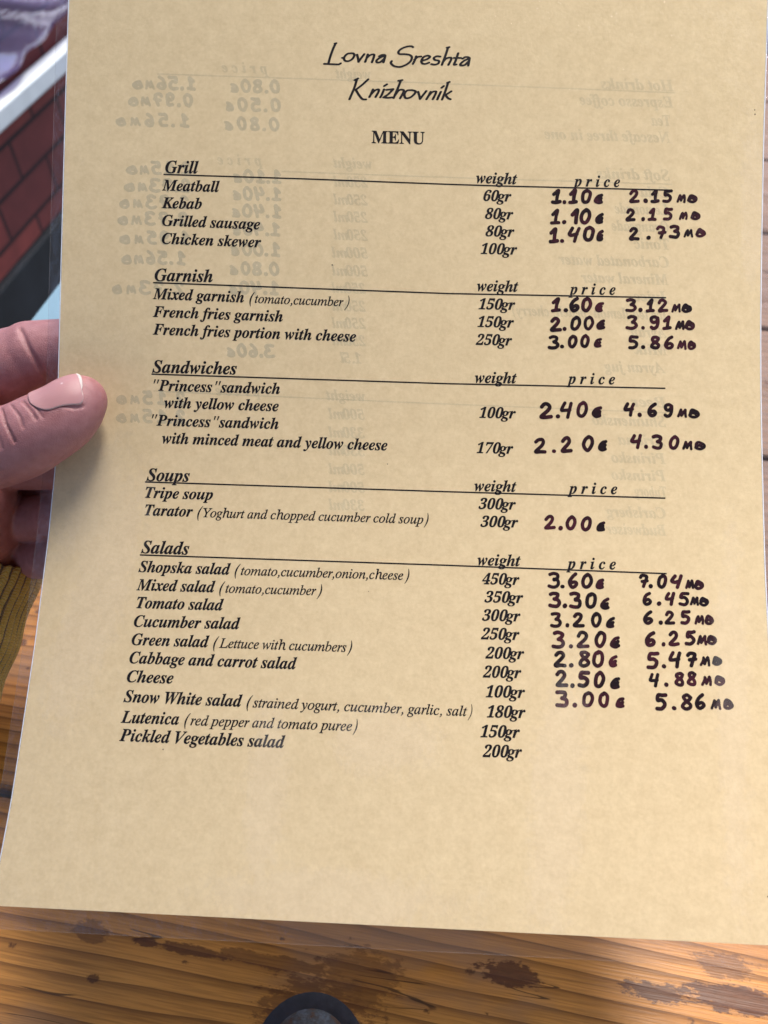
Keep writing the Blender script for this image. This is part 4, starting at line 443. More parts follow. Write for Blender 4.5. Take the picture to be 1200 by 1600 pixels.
In 364 222,-9 198,1 189,28 216,140 242,254 238,269 225,275 195,263 159,232 123,189 93,142 67,82 42,0 -12,0 53,221 62,263 53,280 23,285 17,285 19,297 67,303 100,310 130,316 133,314 133,308 93,177 142,238 188,281 229,306 263,315 292,306 302,278 300,252 293,222 254,88 247,64 245,49 249,37 259,34 282,48 312,91 322,83 290,32 256,1
Io 351 105,-8 61,-1 26,22 3,57 -4,102 0,140 14,178 35,215 61,247 93,276 128,298 165,312 201,316 248,309 283,286 306,251 314,206 310,172 299,138 260,73 203,23 155,0/113,11 140,17 166,32 190,55 211,85 243,155 255,226 248,267 229,291 197,299 165,291 132,268 103,231 78,183 61,132 56,83 60,52 71,30 89,16
Ip 340 -96,-149 -93,-137 -66,-133 -49,-126 -38,-111 -29,-87 54,235 58,249 60,262 58,274 52,281 16,285 19,298 62,303 93,309 124,316 130,310 128,299 112,250 149,287 187,309 226,316 260,310 286,292 302,263 308,226 303,185 290,144 270,105 243,69 212,38 177,13 140,-2 101,-7 72,-4 50,5 30,-81 23,-113 26,-124 36,-132 77,-138 73,-149/101,9 128,14 155,30 180,53 202,82 235,153 248,228 245,253 235,271 220,282 199,286 166,278 136,253 110,213 91,162 66,64 64,51 62,40 72,17
Ir 224 -13,0 46,209 56,259 53,272 47,279 13,284 15,297 59,304 90,310 118,316 124,314 124,308 89,179 137,255 177,301 208,316 229,307 237,283 234,266 226,253 214,243 200,240 180,248 170,268 118,199 75,110 41,0
Is 248 78,-8 32,-1 6,6 -4,4 -9,-4 -22,-4 -7,106 4,105 10,65 24,35 45,16 71,10 93,14 110,26 122,45 126,69 120,93 104,120 83,147 63,175 46,206 40,238 46,269 63,294 90,311 123,316 166,310 193,302 205,305 209,314 220,314 207,214 195,214 184,261 163,289 130,299 115,296 102,287 94,275 91,261 97,237 116,208 136,181 155,154 173,122 179,89 176,63 166,40 151,20 130,5 106,-5
It 187 33,-8 9,1 1,26 2,44 7,62 66,283 19,283 22,297 63,313 100,344 136,392 151,392 126,304 183,304 177,283 120,283 66,78 60,45 63,34 72,31 93,43 124,79 134,68 82,11
Iu 364 46,-8 28,-5 15,4 7,18 4,38 8,69 19,116 50,228 54,247 56,265 53,276 47,283 13,287 15,300 59,306 90,311 119,316 128,312 127,304 125,296 71,107 62,74 59,54 64,38 79,32 100,38 124,54 177,115 227,203 261,309 314,309 255,92 246,47 250,36 260,32 284,45 315,84 324,75 291,29 257,1 222,-8 197,1 189,27 199,81 220,153 171,82 127,32 86,2
Iw 446 48,-8 44,175 41,234 33,268 20,284 0,289 -3,289 -2,300 30,306 54,312 70,316 80,317 92,281 97,171 98,91 238,317 250,317 275,71 323,128 373,195 389,240 376,259 366,272 363,287 371,308 392,316 404,313 414,305 422,273 402,208 340,117 240,-8 230,-8 205,221 60,-8
Iy 270 -44,-153 -68,-145 -77,-125 -69,-106 -48,-98 -30,-103 -9,-109 9,-99 34,-69 79,-7 44,175 36,216 29,244 11,276 -4,284 -24,287 -22,299 8,303 32,310 62,316 73,302 85,258 100,179 123,57 173,138 200,186 213,213 217,233 213,249 201,260 190,268 184,288 192,308 214,316 228,313 239,304 249,273 239,223 208,158 175,102 133,35 86,-34 39,-94 -6,-137 -26,-149
RE 442 14,0 14,17 44,20 62,30 72,48 75,78 75,369 72,405 62,425 44,435 16,439 16,455 399,455 399,320 383,320 369,373 340,406 295,424 232,430 200,428 186,417 183,388 183,246 193,246 232,252 259,269 277,300 288,345 304,345 304,118 287,118 273,181 259,201 241,213 185,222 183,222 183,67 185,47 192,35 230,28 276,30 313,39 345,53 371,75 393,105 411,143 430,143 402,0
RM 634 14,0 14,17 43,22 61,32 72,50 75,79 75,382 71,416 53,432 15,439 15,455 185,455 317,142 449,455 617,455 617,439 590,433 573,423 563,405 560,378 560,85 565,43 582,23 617,17 617,0 396,0 396,17 433,25 450,44 455,83 455,399 288,0 270,0 105,389 105,80 109,48 120,30 139,20 169,17 169,0
RN 494 403,-11 107,350 107,79 110,49 119,31 136,21 167,17 167,0 18,0 18,17 54,23 71,41 76,79 76,388 36,433 18,439 18,455 156,455 391,169 391,377 386,414 369,431 331,439 331,455 480,455 480,439 450,434 433,425 425,407 422,377 422,-11
RU 492 248,-13 168,-2 114,29 83,81 73,155 73,379 70,406 61,424 43,434 15,439 15,455 240,455 240,439 202,432 185,415 181,379 181,140 186,88 203,51 232,29 275,22 326,31 363,56 385,99 392,159 392,378 389,406 379,423 360,433 328,439 328,455 474,455 474,439 448,432 433,421 425,404 422,378 422,181 412,92 380,32 325,-2
D0 375 188,-7 133,1 91,24 60,61 39,111 27,171 23,241 27,311 39,371 60,420 91,456 133,479 189,486 242,479 283,456 314,419 336,370 348,310 353,240 348,171 336,110 314,61 283,24 241,1/188,37 219,50 237,91 246,155 248,240 246,326 237,390 219,429 189,443 157,429 139,390 130,326 127,240 130,155 139,91 157,50
D1 375 65,0 65,36 120,36 135,38 146,45 154,79 154,416 108,365 87,351 67,346 52,349 40,359 31,375 28,396 74,412 132,447 179,482 254,482 254,79 261,47 271,38 288,36 343,36 343,0
D2 375 24,0 24,69 123,171 187,245 218,307 226,371 223,405 212,427 196,441 174,445 145,438 126,416 116,380 112,329 77,333 50,344 32,365 26,396 30,419 43,441 63,459 92,474 129,483 174,486 240,479 288,456 318,421 328,375 319,329 291,281 238,220 154,138 87,74 244,74 263,77 279,86 292,101 300,120 305,141 345,141 341,0
D3 375 163,-7 117,-4 81,5 53,18 34,35 23,54 19,74 23,96 36,113 54,123 76,126 82,89 99,62 125,46 158,40 199,49 216,61 230,79 238,105 241,139 234,174 214,202 181,221 137,227 95,227 95,269 140,269 178,275 204,296 220,327 225,367 221,400 211,424 193,440 169,445 148,441 133,430 116,391 111,341 75,345 47,356 30,374 24,401 34,434 62,461 108,480 173,486 237,479 286,458 317,423 328,377 320,335 298,301 265,275 225,256 279,238 305,222 326,201 340,174 345,138 341,101 329,70 312,44 288,25 230,1
D4 375 121,0 121,36 140,36 179,44 191,58 195,84 195,125 9,125 9,166 199,480 293,480 293,169 363,169 363,125 293,125 293,84 297,58 309,44 348,36 357,36 357,0/56,169 195,169 195,287 196,351 199,416 189,394 174,366 158,338 146,319
D5 375 165,-7 119,-4 84,5 58,18 40,35 30,54 27,75 31,95 42,109 59,118 81,121 88,83 111,52 130,43 154,40 195,50 212,63 226,83 234,111 237,148 231,192 213,223 184,241 146,247 103,243 71,235 40,247 62,480 316,480 319,357 281,357 275,380 267,399 244,406 105,406 94,281 126,288 168,291 238,282 293,256 328,211 340,148 336,108 324,75 306,48 282,27 226,1
D6 375 197,-7 150,-1 109,18 76,49 51,93 35,151 30,222 33,275 42,325 57,370 77,409 104,441 137,466 176,481 222,486 261,484 291,476 313,464 329,449 338,431 340,412 336,393 322,376 298,364 260,360 256,400 243,434 232,443 216,447 180,435 152,401 134,345 125,269 161,286 218,294 273,285 315,258 343,214 352,155 342,90 313,38 264,5/199,38 222,44 239,64 251,98 255,148 250,196 238,228 219,247 193,253 154,243 125,221 131,138 147,81 170,48
D7 375 111,0 289,406 113,406 86,398 74,372 70,338 30,338 33,480 353,480 353,447 168,0
D8 375 183,-7 132,-2 91,11 60,31 38,57 25,88 20,122 27,162 47,193 79,219 119,242 83,267 57,296 41,327 36,364 39,395 50,423 70,449 99,469 140,482 191,486 254,478 299,453 325,415 334,369 328,333 310,305 244,260 296,230 330,199 349,166 355,127 344,71 310,29 256,2/203,283 224,298 239,317 247,340 250,370 243,407 222,436 206,444 187,447 163,442 145,426 134,402 130,372 135,341 149,318/187,32 218,37 241,55 257,82 262,116 256,146 239,170 208,192 164,216 126,178 115,152 111,120 116,84 132,56 156,38
D9 375 152,-7 116,-4 88,4 67,17 53,33 42,69 50,94 75,107 87,80 103,56 126,41 156,36 194,48 223,84 242,145 251,230 212,198 186,188 155,185 103,194 60,220 33,264 24,324 28,369 42,409 64,441 95,466 133,481 177,486 223,480 264,463 298,433 323,390 340,332 345,261 334,157 321,111 301,72 274,39 241,14 200,-2/184,233 206,236 224,245 251,278 245,352 231,403 209,432 181,441 156,434 137,413 125,377 121,328 128,275 149,244"""
# ------------------------------------------------------------------ the place: ground, brick wall, table
THETA = R(9.5); CT, ST = math.cos(THETA), math.sin(THETA)
def on_table(s, n, z):            # s along the planks, n across them
    return (s * CT + n * ST, -s * ST + n * CT, z)
bm = bmesh.new(); box(bm, -400, 400, -400, 400, -0.2, 0.0)
g = bm_obj('ground', bm, mat_ground()); g['kind'] = 'structure'

def frame_at(o):
    o.location = (0, 0, 0); o.rotation_euler = (0, 0, -THETA)
light_blocker = thing('light_blocker', 'brown timber light blocker added out of view over the seat side of the table', 'light_blocker')  # added out of view to hold back sky and sun from the page
def blocker_edge(x): return 0.67 - 1.2 * (x - 0.10)  # slanted edge placed to grade the shade over the page
RB = [(-0.75, -4.0), (3.2, -4.0), (3.2, blocker_edge(3.2)), (-0.75, blocker_edge(-0.75))]
mesh_obj('blocker_roof', [(x, y, 2.15) for x, y in RB] + [(x, y, 2.20) for x, y in RB], [(3, 2, 1, 0), (4, 5, 6, 7), (0, 1, 5, 4), (1, 2, 6, 5), (2, 3, 7, 6), (3, 0, 4, 7)],
         mat_plain('blocker_boards', (0.16, 0.09, 0.055), 0.8, nz=0.3, scale=6), light_blocker)
for px_, py_ in ((-0.68, -3.9), (3.1, -3.9), (3.1, -3.4), (-0.68, -0.3)):
    bm = bmesh.new(); box(bm, px_ - 0.05, px_ + 0.05, py_ - 0.05, py_ + 0.05, 0.0, 2.149)
    bm_obj('blocker_post', bm, mat_plain('blocker_timber', (0.14, 0.08, 0.05), 0.8, nz=0.3, scale=9), light_blocker)
wall = thing('brick_wall', 'dark red brick wall beyond the left end of the table, with a pale metal rail along it', 'wall')
frame_at(wall)
def brick_block(name, s0, s1, n0, n1, z0, z1, parent, mat):
    v, fcs, uv = [], [], []
    def quad(pts, uvs):
        b = len(v); v.extend(pts); fcs.append((b, b + 1, b + 2, b + 3)); uv.extend(uvs)
    quad([(s1, n0, z0), (s1, n1, z0), (s1, n1, z1), (s1, n0, z1)], [(n0, z0), (n1, z0), (n1, z1), (n0, z1)])
    quad([(s0, n1, z0), (s0, n0, z0), (s0, n0, z1), (s0, n1, z1)], [(n1, z0), (n0, z0), (n0, z1), (n1, z1)])
    quad([(s0, n0, z0), (s1, n0, z0), (s1, n0, z1), (s0, n0, z1)], [(s0, z0), (s1, z0), (s1, z1), (s0, z1)])
    quad([(s1, n1, z0), (s0, n1, z0), (s0, n1, z1), (s1, n1, z1)], [(s1, z0), (s0, z0), (s0, z1), (s1, z1)])
    quad([(s0, n0, z1), (s1, n0, z1), (s1, n1, z1), (s0, n1, z1)], [(s0, n0), (s1, n0), (s1, n1), (s0, n1)])
    o = mesh_obj(name, v, fcs, mat, parent)
    u = o.data.uv_layers.new(name='UVMap')
    for i, c in enumerate(uv): u.data[i].uv = c
    return o
BRICK = mat_brick()
brick_block('brickwork', -1.20, -0.965, -1.5, 4.5, 0.185, 1.15, wall, BRICK)
bm = bmesh.new(); box(bm, -1.21, -0.95, -1.5, 4.5, 0.0, 0.183, 0.006)
bm_obj('plinth', bm, mat_plain('dark_render', (0.012, 0.014, 0.018), 0.8, nz=0.5, scale=8), wall)
bm = bmesh.new(); box(bm, -0.940, -0.906, -1.5, 4.5, 0.436, 0.470, 0.004)
bm_obj('rail', bm, mat_plain('pale_metal', (0.62, 0.66, 0.68), 0.38, 0.0, 0.08, 20), wall)

# clear plastic blind bunched above the rail
blind = thing('plastic_blind', 'wrinkled clear plastic blind hanging in front of the red bricks above the pale rail', 'blind')
frame_at(blind)
NV, NH = 150, 60
vv, ff = [], []
for i in range(NV):
    n = 0.2 + 2.2 * i / (NV - 1)
    for j in range(NH):
        z = 0.495 + 0.62 * j / (NH - 1)
        q = z * 46 + 1.6 * math.sin(n * 4.1) + 0.9 * math.sin(n * 11 + z * 5)
        s = -0.935 + 0.010 * math.sin(q) + 0.006 * math.sin(2.3 * q + n * 7) + 0.008 * math.sin(n * 9.0 + 1.0)
        vv.append((s, n, z))
for i in range(NV - 1):
    for j in range(NH - 1):
        a = i * NH + j; ff.append((a, a + NH, a + NH + 1, a + 1))
o = mesh_obj('plastic_sheet', vv, ff, mat_clear('clear_pvc', (0.74, 0.66, 0.86), 0.16, 0.12, 30, 0.004, veil=0.16, veil_col=(0.40, 0.32, 0.62)), blind, smooth=True)
sd = o.modifiers.new('thickness', 'SOLIDIFY'); sd.thickness = 0.001

table = thing('wooden_table', 'varnished pine plank table under the menu, stained around a dark bolt', 'table')
frame_at(table)
# stains: along, across (metres, table frame), half length, half width, strength
STAINS = [(-0.028, 0.026, 0.0195, 0.0185, 0.6), (-0.016, 0.044, 0.013, 0.009, 0.5), (-0.045, 0.0445, 0.022, 0.0022, 0.6),
          (-0.0735, 0.0432, 0.012, 0.0018, 0.75), (-0.112, 0.043, 0.007, 0.003, 0.55), (0.035, 0.0543, 0.0105, 0.0034, 0.85),
          (0.083, 0.057, 0.012, 0.003, 0.85), (0.112, 0.0595, 0.019, 0.004, 0.9), (0.107, 0.069, 0.010, 0.004, 0.6),
          (-0.092, 0.043, 0.005, 0.0015, 0.8)]
WOOD = mat_wood()
S0, S1 = -0.289, 1.25
for i in range(-2, 8):
    n0 = -0.036 + 0.12 * i + 0.0015; n1 = n0 + 0.117
    bm = bmesh.new(); box(bm, S0, S1, n0, n1, TABLE_Z - 0.042, TABLE_Z, 0.0025)
    uvl = bm.loops.layers.uv.new('UVMap')
    for f_ in bm.faces:
        for lp in f_.loops: lp[uvl].uv = (lp.vert.co.x + (lp.vert.co.z - TABLE_Z) * .3, lp.vert.co.y + (lp.vert.co.z - TABLE_Z))
    bm_obj('plank', bm, WOOD, table)
bm = bmesh.new(); box(bm, S0 - 0.004, -0.216, -0.2775, 0.9225, TABLE_Z + 0.0005, TABLE_Z + 0.003, 0.001)
bm_obj('end_strip', bm, mat_plain('pale_enamel', (0.13, 0.225, 0.28), 0.4, 0.0, 0.05, 20), table)
def mat_iron():
    k = NT('rusty_iron'); v = k.coords(); n = k.noise(v, 170, 5, 0.7); q = k.noise(v, 420, 4)
    c = k.ramp(n, [(0.40, (0.085, 0.090, 0.100)), (0.52, (0.050, 0.042, 0.036)), (0.60, (0.070, 0.030, 0.012))])
    return k.set(Base_Color=c, Metallic=0.3, Roughness=0.55, Normal=k.bump(k.math('ADD', n, q), 0.6, 0.0008))
IRON = mat_iron()
DARK = mat_plain('dark_washer', (0.012, 0.013, 0.02), 0.5, 0.3, 0.4, 300)
def dome(r, h, z, ring=None):
    v, f_ = [], []
    prof = [(0.0, h), (0.25, h * 0.97), (0.5, h * 0.86), (0.75, h * 0.6), (0.9, h * 0.32), (1.0, 0.0)]
    m = 40
    for a in range(m):
        for (q, zz) in prof: v.append((q * r * math.cos(2 * math.pi * a / m), q * r * math.sin(2 * math.pi * a / m), zz))
    k = len(prof)
    for a in range(m):
        b = (a + 1) % m
        for j in range(k - 1): f_.append((a * k + j, a * k + j + 1, b * k + j + 1, b * k + j))
    return [(x, y, zz + z) for x, y, zz in v], f_
bolt_me = None
for i in range(-1, 8):
    c = (-0.0277, 0.0196 + 0.12 * i, 0)
    if bolt_me is None:
        v, f_ = dome(0.0138, 0.0040, TABLE_Z + 0.0012); b = mesh_obj('bolt', v, f_, IRON, table, True)
        bm = bmesh.new()
        v2, f2 = dome(0.0187, 0.0016, TABLE_Z); w = mesh_obj('washer', v2, f2, DARK, b, True); bm.free()
        bolt_me, wash_me = b.data, w.data
    else:
        b = bpy.data.objects.new('bolt', bolt_me); COL.objects.link(b); b.parent = table
        w = bpy.data.objects.new('washer', wash_me); COL.objects.link(w); w.parent = b
    b.location = c
for s in (-0.10, 1.05):
    for n in (-0.18, 0.80):
        bm = bmesh.new(); box(bm, s - 0.04, s + 0.04, n - 0.04, n + 0.04, 0.0, TABLE_Z - 0.044, 0.004)
        uvl = bm.loops.layers.uv.new('UVMap')
        for f_ in bm.faces:
            for lp in f_.loops: lp[uvl].uv = (lp.vert.co.z, lp.vert.co.y + lp.vert.co.x)
        bm_obj('leg', bm, WOOD, table)

# ------------------------------------------------------------------ the menu: a bent A4 sheet in a clear laminate
VS = np.array(PAGE_V)[::-1]; PL = np.array(PAGE_LEFT)[::-1]; PR_ = np.array(PAGE_RIGHT)[::-1]
def sheet_mm(u, v):
    u = np.asarray(u, float)[..., None]; v = np.asarray(v, float)
    def edge(P):
        e = np.stack([np.interp(v, VS, P[:, k]) for k in range(3)], -1)
        dlo = (P[3] - P[0]) / (VS[3] - VS[0]); dhi = (P[-1] - P[-4]) / (VS[-1] - VS[-4])
        e = e + np.minimum(v - VS[0], 0)[..., None] * dlo + np.maximum(v - VS[-1], 0)[..., None] * dhi
        return e
    a, b = edge(PL), edge(PR_)
    return a + (b - a) * u / 210.0
def sheet(u, v, h=0.0):
    """page millimetres (u from the left edge, v up from the bottom, h proud of the face) -> world"""
    u = np.asarray(u, float); v = np.asarray(v, float)
    p = sheet_mm(u, v); du = sheet_mm(u + 1, v) - sheet_mm(u - 1, v); dv = sheet_mm(u, v + 3) - sheet_mm(u, v - 3)
    n = np.cross(dv, du); n /= np.linalg.norm(n, axis=-1)[..., None]
    n = np.where(n[..., 2:3] > 0, -n, n)
    return world_mm(p + n * np.asarray(h, float)[..., None])
ORG = sheet(105, 0)
menu = thing('menu', 'laminated tan paper food menu with handwritten prices, held over the table', 'menu', tuple(ORG))
def sheet_obj(name, uvh, faces, mat, parent, smooth=False):
    a = np.array(uvh, float)
    return mesh_obj(name, sheet(a[:, 0], a[:, 1], a[:, 2]), faces, mat, parent, smooth, ORG)
def grid(u0, u1, v0, v1, nu, nv, h):
    us = np.linspace(u0, u1, nu); vs_ = np.linspace(v0, v1, nv)
    V = [(u, v, h) for v in vs_ for u in us]
    F = [(j * nu + i, j * nu + i + 1, (j + 1) * nu + i + 1, (j + 1) * nu + i) for j in range(nv - 1) for i in range(nu - 1)]
    return V, F
V, F = grid(0, 210, 0, 297, 22, 149, 0.0)
sheet_obj('paper_sheet', V, F, mat_paper(), menu, True)
# laminate: closed film, front and back
u0, u1, v0, v1 = -3.7, 213.8, -5.4, 302.4
UU = np.concatenate([[u0], np.linspace(0, 210, 22), [u1]]); VV_ = np.concatenate([[v0], np.linspace(0, 297, 149), [v1]]); nu, nv = len(UU), len(VV_)
Vf = [(u, v, 0.08) for v in VV_ for u in UU]; Vb = [(u, v, -0.08) for u, v, _ in Vf]
Ff = [(j * nu + i, j * nu + i + 1, (j + 1) * nu + i + 1, (j + 1) * nu + i) for j in range(nv - 1) for i in range(nu - 1)]; Fb = list(Ff)
BORDER = [i in (0, nu - 2) or j in (0, nv - 2) for j in range(nv - 1) for i in range(nu - 1)]
N0 = len(Vf); F = Ff + [tuple(N0 + q for q in reversed(f_)) for f_ in Fb]
def rim(idx):
    base = N0 * 2 + len(RIMV); RIMV.extend(Vf[i] for i in idx); RIMV.extend(Vb[i] for i in idx); m_ = len(idx)
    for k in range(m_ - 1): F.append((base + k, base + k + 1, base + m_ + k + 1, base + m_ + k))
FACE_N = len(F); RIMV = []
rim([i for i in range(nu)]); rim([(nv - 1) * nu + i for i in range(nu)][::-1])
rim([j * nu for j in range(nv)][::-1]); rim([j * nu + nu - 1 for j in range(nv)])
def film_rough(k, v):
    n = k.noise(v, 28, 4, 0.6)
    return k.math('ADD', 0.10, k.math('MULTIPLY', smoothmask(k, n, 0.56, 0.48), -0.04))
SHEEN_PATCHES = [(17, 84, 12, 46, 0.22), (12, 112, 9, 22, 0.35), (103, 47, 19, 11, 0.0), (90, 6, 40, 9, 0.1), (150, 32, 9, 44, 0.12), (199, 60, 6, 60, 0.03), (207, 205, 4, 34, 0.0), (70, 30, 7, 34, 0.0)]  # where the film's sheen is painted on as pale patches
def film_sheen(k, v):
    """pale patches that paint a reflected sheen into the film colour: (u, v, half width, half height, lean) in mm"""
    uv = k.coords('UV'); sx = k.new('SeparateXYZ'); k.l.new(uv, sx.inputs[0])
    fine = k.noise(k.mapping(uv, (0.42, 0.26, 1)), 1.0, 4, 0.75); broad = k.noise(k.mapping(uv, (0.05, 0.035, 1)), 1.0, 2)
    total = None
    for (u, w, a, c, lean) in SHEEN_PATCHES:
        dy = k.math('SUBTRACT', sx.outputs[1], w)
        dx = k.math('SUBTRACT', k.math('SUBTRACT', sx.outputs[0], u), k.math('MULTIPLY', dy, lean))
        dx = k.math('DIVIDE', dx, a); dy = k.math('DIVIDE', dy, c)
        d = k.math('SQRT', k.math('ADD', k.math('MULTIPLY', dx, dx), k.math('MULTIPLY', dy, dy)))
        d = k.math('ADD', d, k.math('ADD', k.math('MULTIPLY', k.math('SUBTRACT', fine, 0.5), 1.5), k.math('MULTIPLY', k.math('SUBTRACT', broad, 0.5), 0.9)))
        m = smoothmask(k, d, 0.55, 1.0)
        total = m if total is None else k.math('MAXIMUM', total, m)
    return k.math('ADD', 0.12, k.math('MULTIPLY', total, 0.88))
film = sheet_obj('laminate_film', Vf + Vb + RIMV, F, mat_clear('laminate', (0.985, 0.985, 0.99), 0.02, film_rough, 420, 0.0003, veil=0.065, veil_col=(0.95, 0.86, 0.78), veil_map=film_sheen), menu, True)
def mat_veil(name, col, amount):
    k = NT(name); tr = k.new('BsdfTransparent'); df = k.new('BsdfDiffuse'); df.inputs[0].default_value = (*col, 1)
    ms = k.new('MixShader'); ms.inputs[0].default_value = amount
    k.l.new(tr.outputs[0], ms.inputs[1]); k.l.new(df.outputs[0], ms.inputs[2]); k.l.new(ms.outputs[0], k.out.inputs['Surface'])
    return k.m
film.data.materials.append(mat_veil('film_edge', (0.42, 0.40, 0.38), 0.4))
film.data.materials.append(mat_clear('fused_film', (0.97, 0.97, 0.98), 0.018, 0.08, 420, 0.0006, veil=0.008, veil_col=(0.8, 0.8, 0.85)))
for p_ in film.data.polygons:
    if p_.index >= FACE_N: p_.material_index = 1; p_.use_smooth = False
    elif BORDER[p_.index % len(BORDER)]: p_.material_index = 2
ALLV = Vf + Vb + RIMV
ul = film.data.uv_layers.new(name='UVMap')
for lp in film.data.loops: ul.data[lp.index].uv = ALLV[lp.vertex_index][:2]
# the sealed seam that hugs the paper, its pale colour standing in for caught light
seam_mat = mat_plain('seam_highlight', (0.75, 0.78, 0.82), 0.15, 0.0, 0.05, 200)
def bead(pts, r):
    V, F = [], []; m = 6
    pts = np.array(pts, float)
    for k, (u, v) in enumerate(pts):
        d = pts[min(k + 1, len(pts) - 1)] - pts[max(k - 1, 0)]; d /= np.linalg.norm(d); nrm = np.array([-d[1], d[0]])
        for a in range(m):
            q = 2 * math.pi * a / m; V.append((u + nrm[0] * r * math.cos(q), v + nrm[1] * r * math.cos(q), 0.07 * math.sin(q)))
    for k in range(len(pts) - 1):
        for a in range(m):
            b = (a + 1) % m; F.append((k * m + a, k * m + b, (k + 1) * m + b, (k + 1) * m + a))
    return V, F
for u, r in ((-0.22, 0.15), (210.22, 0.17)):
    V, F = bead([(u, v) for v in np.linspace(-1, 298, 120)], r)
    sheet_obj('seam_highlight', V, F, seam_mat, menu, True)

# ---- lettering
GL = {}
for ln in GLYPHS.strip().split('\n'):
    key, adv, rest = ln.split(' ', 2)
    GL[key] = (int(adv), [[tuple(map(int, p.split(','))) for p in c.split()] for c in rest.split('/')])
def xf(key, sx, sy, sh, dx=0):
    a, cs = GL[key]
    return (int(a * sx) + dx * 2, [[(x * sx + sh * y * sy + dx, y * sy) for x, y in c] for c in cs])
for d in '0123456789':
    GL['B' + d] = xf('D' + d, 0.885, 0.955, 0.24, 0)
def arc_paren(flip, w):
    o_, i_ = [], []
    for k in range(13):
        t = -1 + k / 6.0; y = 150 + t * 300
        x = 150 - 105 * (1 - t * t) if not flip else 40 + 105 * (1 - t * t)
        th = (6 + w * (1 - t * t)) * (1 if not flip else -1)
        o_.append((x + 0.27 * (y - 100), y)); i_.append((x + th + 0.27 * (y - 100), y))
    return (205, [o_ + i_[::-1]])
GL['B('] = arc_paren(False, 46); GL['B)'] = arc_paren(True, 46); GL['I('] = arc_paren(False, 22); GL['I)'] = arc_paren(True, 22)
def dot(cx, cy, r): return [(cx + r * math.cos(q * math.pi / 8), cy + r * math.sin(q * math.pi / 8)) for q in range(16)]
for st, r in (('B', 46), ('I', 36)):
    GL[st + '.'] = (170, [dot(60, 36, r)])
    GL[st + ','] = (170, [[(20, 30), (38, 58), (70, 62), (92, 36), (84, -16), (44, -70), (-4, -100), (-8, -86), (40, -44), (52, -10), (34, -2)]])
GL['B"'] = (360, [[(150, 462), (205, 462), (140, 300), (118, 300)], [(290, 462), (345, 462), (280, 300), (258, 300)]])
TESS = {}
def glyph_tris(key):
    if key not in TESS:
        cs = GL[key][1]
        def area(c): return 0.5 * sum(c[i - 1][0] * c[i][1] - c[i][0] * c[i - 1][1] for i in range(len(c)))
        def within(p, c):
            r = False
            for i in range(len(c)):
                (x1, y1), (x2, y2) = c[i - 1], c[i]
                if (y1 > p[1]) != (y2 > p[1]) and p[0] < (x2 - x1) * (p[1] - y1) / (y2 - y1) + x1: r = not r
            return r
        big = max(cs, key=lambda c: abs(area(c))); sg = area(big) > 0
        outer = [c for c in cs if (area(c) > 0) == sg]; holes = [c for c in cs if (area(c) > 0) != sg]
        pts, tr = [], []
        for oc in outer:
            grp = [oc] + [h_ for h_ in holes if within(h_[0], oc)]; base = len(pts)
            pts += [p for c in grp for p in c]
            tr += [tuple(base + i for i in t) for t in tessellate_polygon([[Vector((x, y, 0)) for x, y in c] for c in grp])]
        fat = 9 if key[0] in 'BR' else 10
        q = np.array(pts, float); i0 = 0
        for oc in outer:                                # ink spread: every outline swells by a few hundredths of a millimetre
            for c in [oc] + [h_ for h_ in holes if within(h_[0], oc)]:
                P = np.array(c, float); n_ = len(P)
                e = np.roll(P, -1, 0) - P; e /= np.linalg.norm(e, axis=1)[:, None] + 1e-9
                nr = np.stack([e[:, 1], -e[:, 0]], 1) * (1 if sg else -1); nn = nr + np.roll(nr, 1, 0)
                ln = np.linalg.norm(nn, axis=1)[:, None] + 1e-6
                q[i0:i0 + n_] = P + nn / ln * np.minimum(fat * 2 / ln, fat * 1.8); i0 += n_
        TESS[key] = (q, tr)
    return TESS[key]
def set_run(st, text, A, B, pt, V, F, h):
    """letters from A to B (page mm, ink to ink), pt type size"""
    x = 0; placed = []
    for ch in text:
        if ch == ' ': x += 168; continue
        key = st + ch; placed.append((key, x)); x += GL[key][0]
    lo = min(x0 + glyph_tris(k)[0][:, 0].min() for k, x0 in placed); hi = max(x0 + glyph_tris(k)[0][:, 0].max() for k, x0 in placed)
    A = np.array(A); B = np.array(B); ys = pt * 0.3528 / 672
    for k, x0 in placed:
        P, tr = glyph_tris(k); b = len(V)
        t = (P[:, 0] + x0 - lo) / (hi - lo)
        q = A[None] + t[:, None] * (B - A)[None]; q[:, 1] += P[:, 1] * ys
        V.extend((u, v, h) for u, v in q); F.extend(tuple(b + i for i in tri) for tri in tr)

INK = mat_ink('printed_ink', (0.006, 0.005, 0.007), (0.012, 0.010, 0.012), 300)
MARK = mat_ink('marker_ink', (0.008, 0.003, 0.006), (0.050, 0.008, 0.017), 150, 0.35)
BACKINK = mat_ink('reverse_ink', (0.03, 0.035, 0.04), (0.05, 0.06, 0.06), 300)
HI = 0.04

def ribbon(pts, w, V, F, h):
    pts = np.array(pts); dense = []
    for a, b in zip(pts[:-1], pts[1:]):
        m = max(2, int(np.linalg.norm(b - a) / 4)); dense += [a + (b - a) * t / m for t in range(m)]
    dense.append(pts[-1]); b0 = len(V)
    for u, v in dense: V.append((u, v - w / 2, h)); V.append((u, v + w / 2, h))
    for k in range(len(dense) - 1): F.append((b0 + 2 * k, b0 + 2 * k + 2, b0 + 2 * k + 3, b0 + 2 * k + 1))

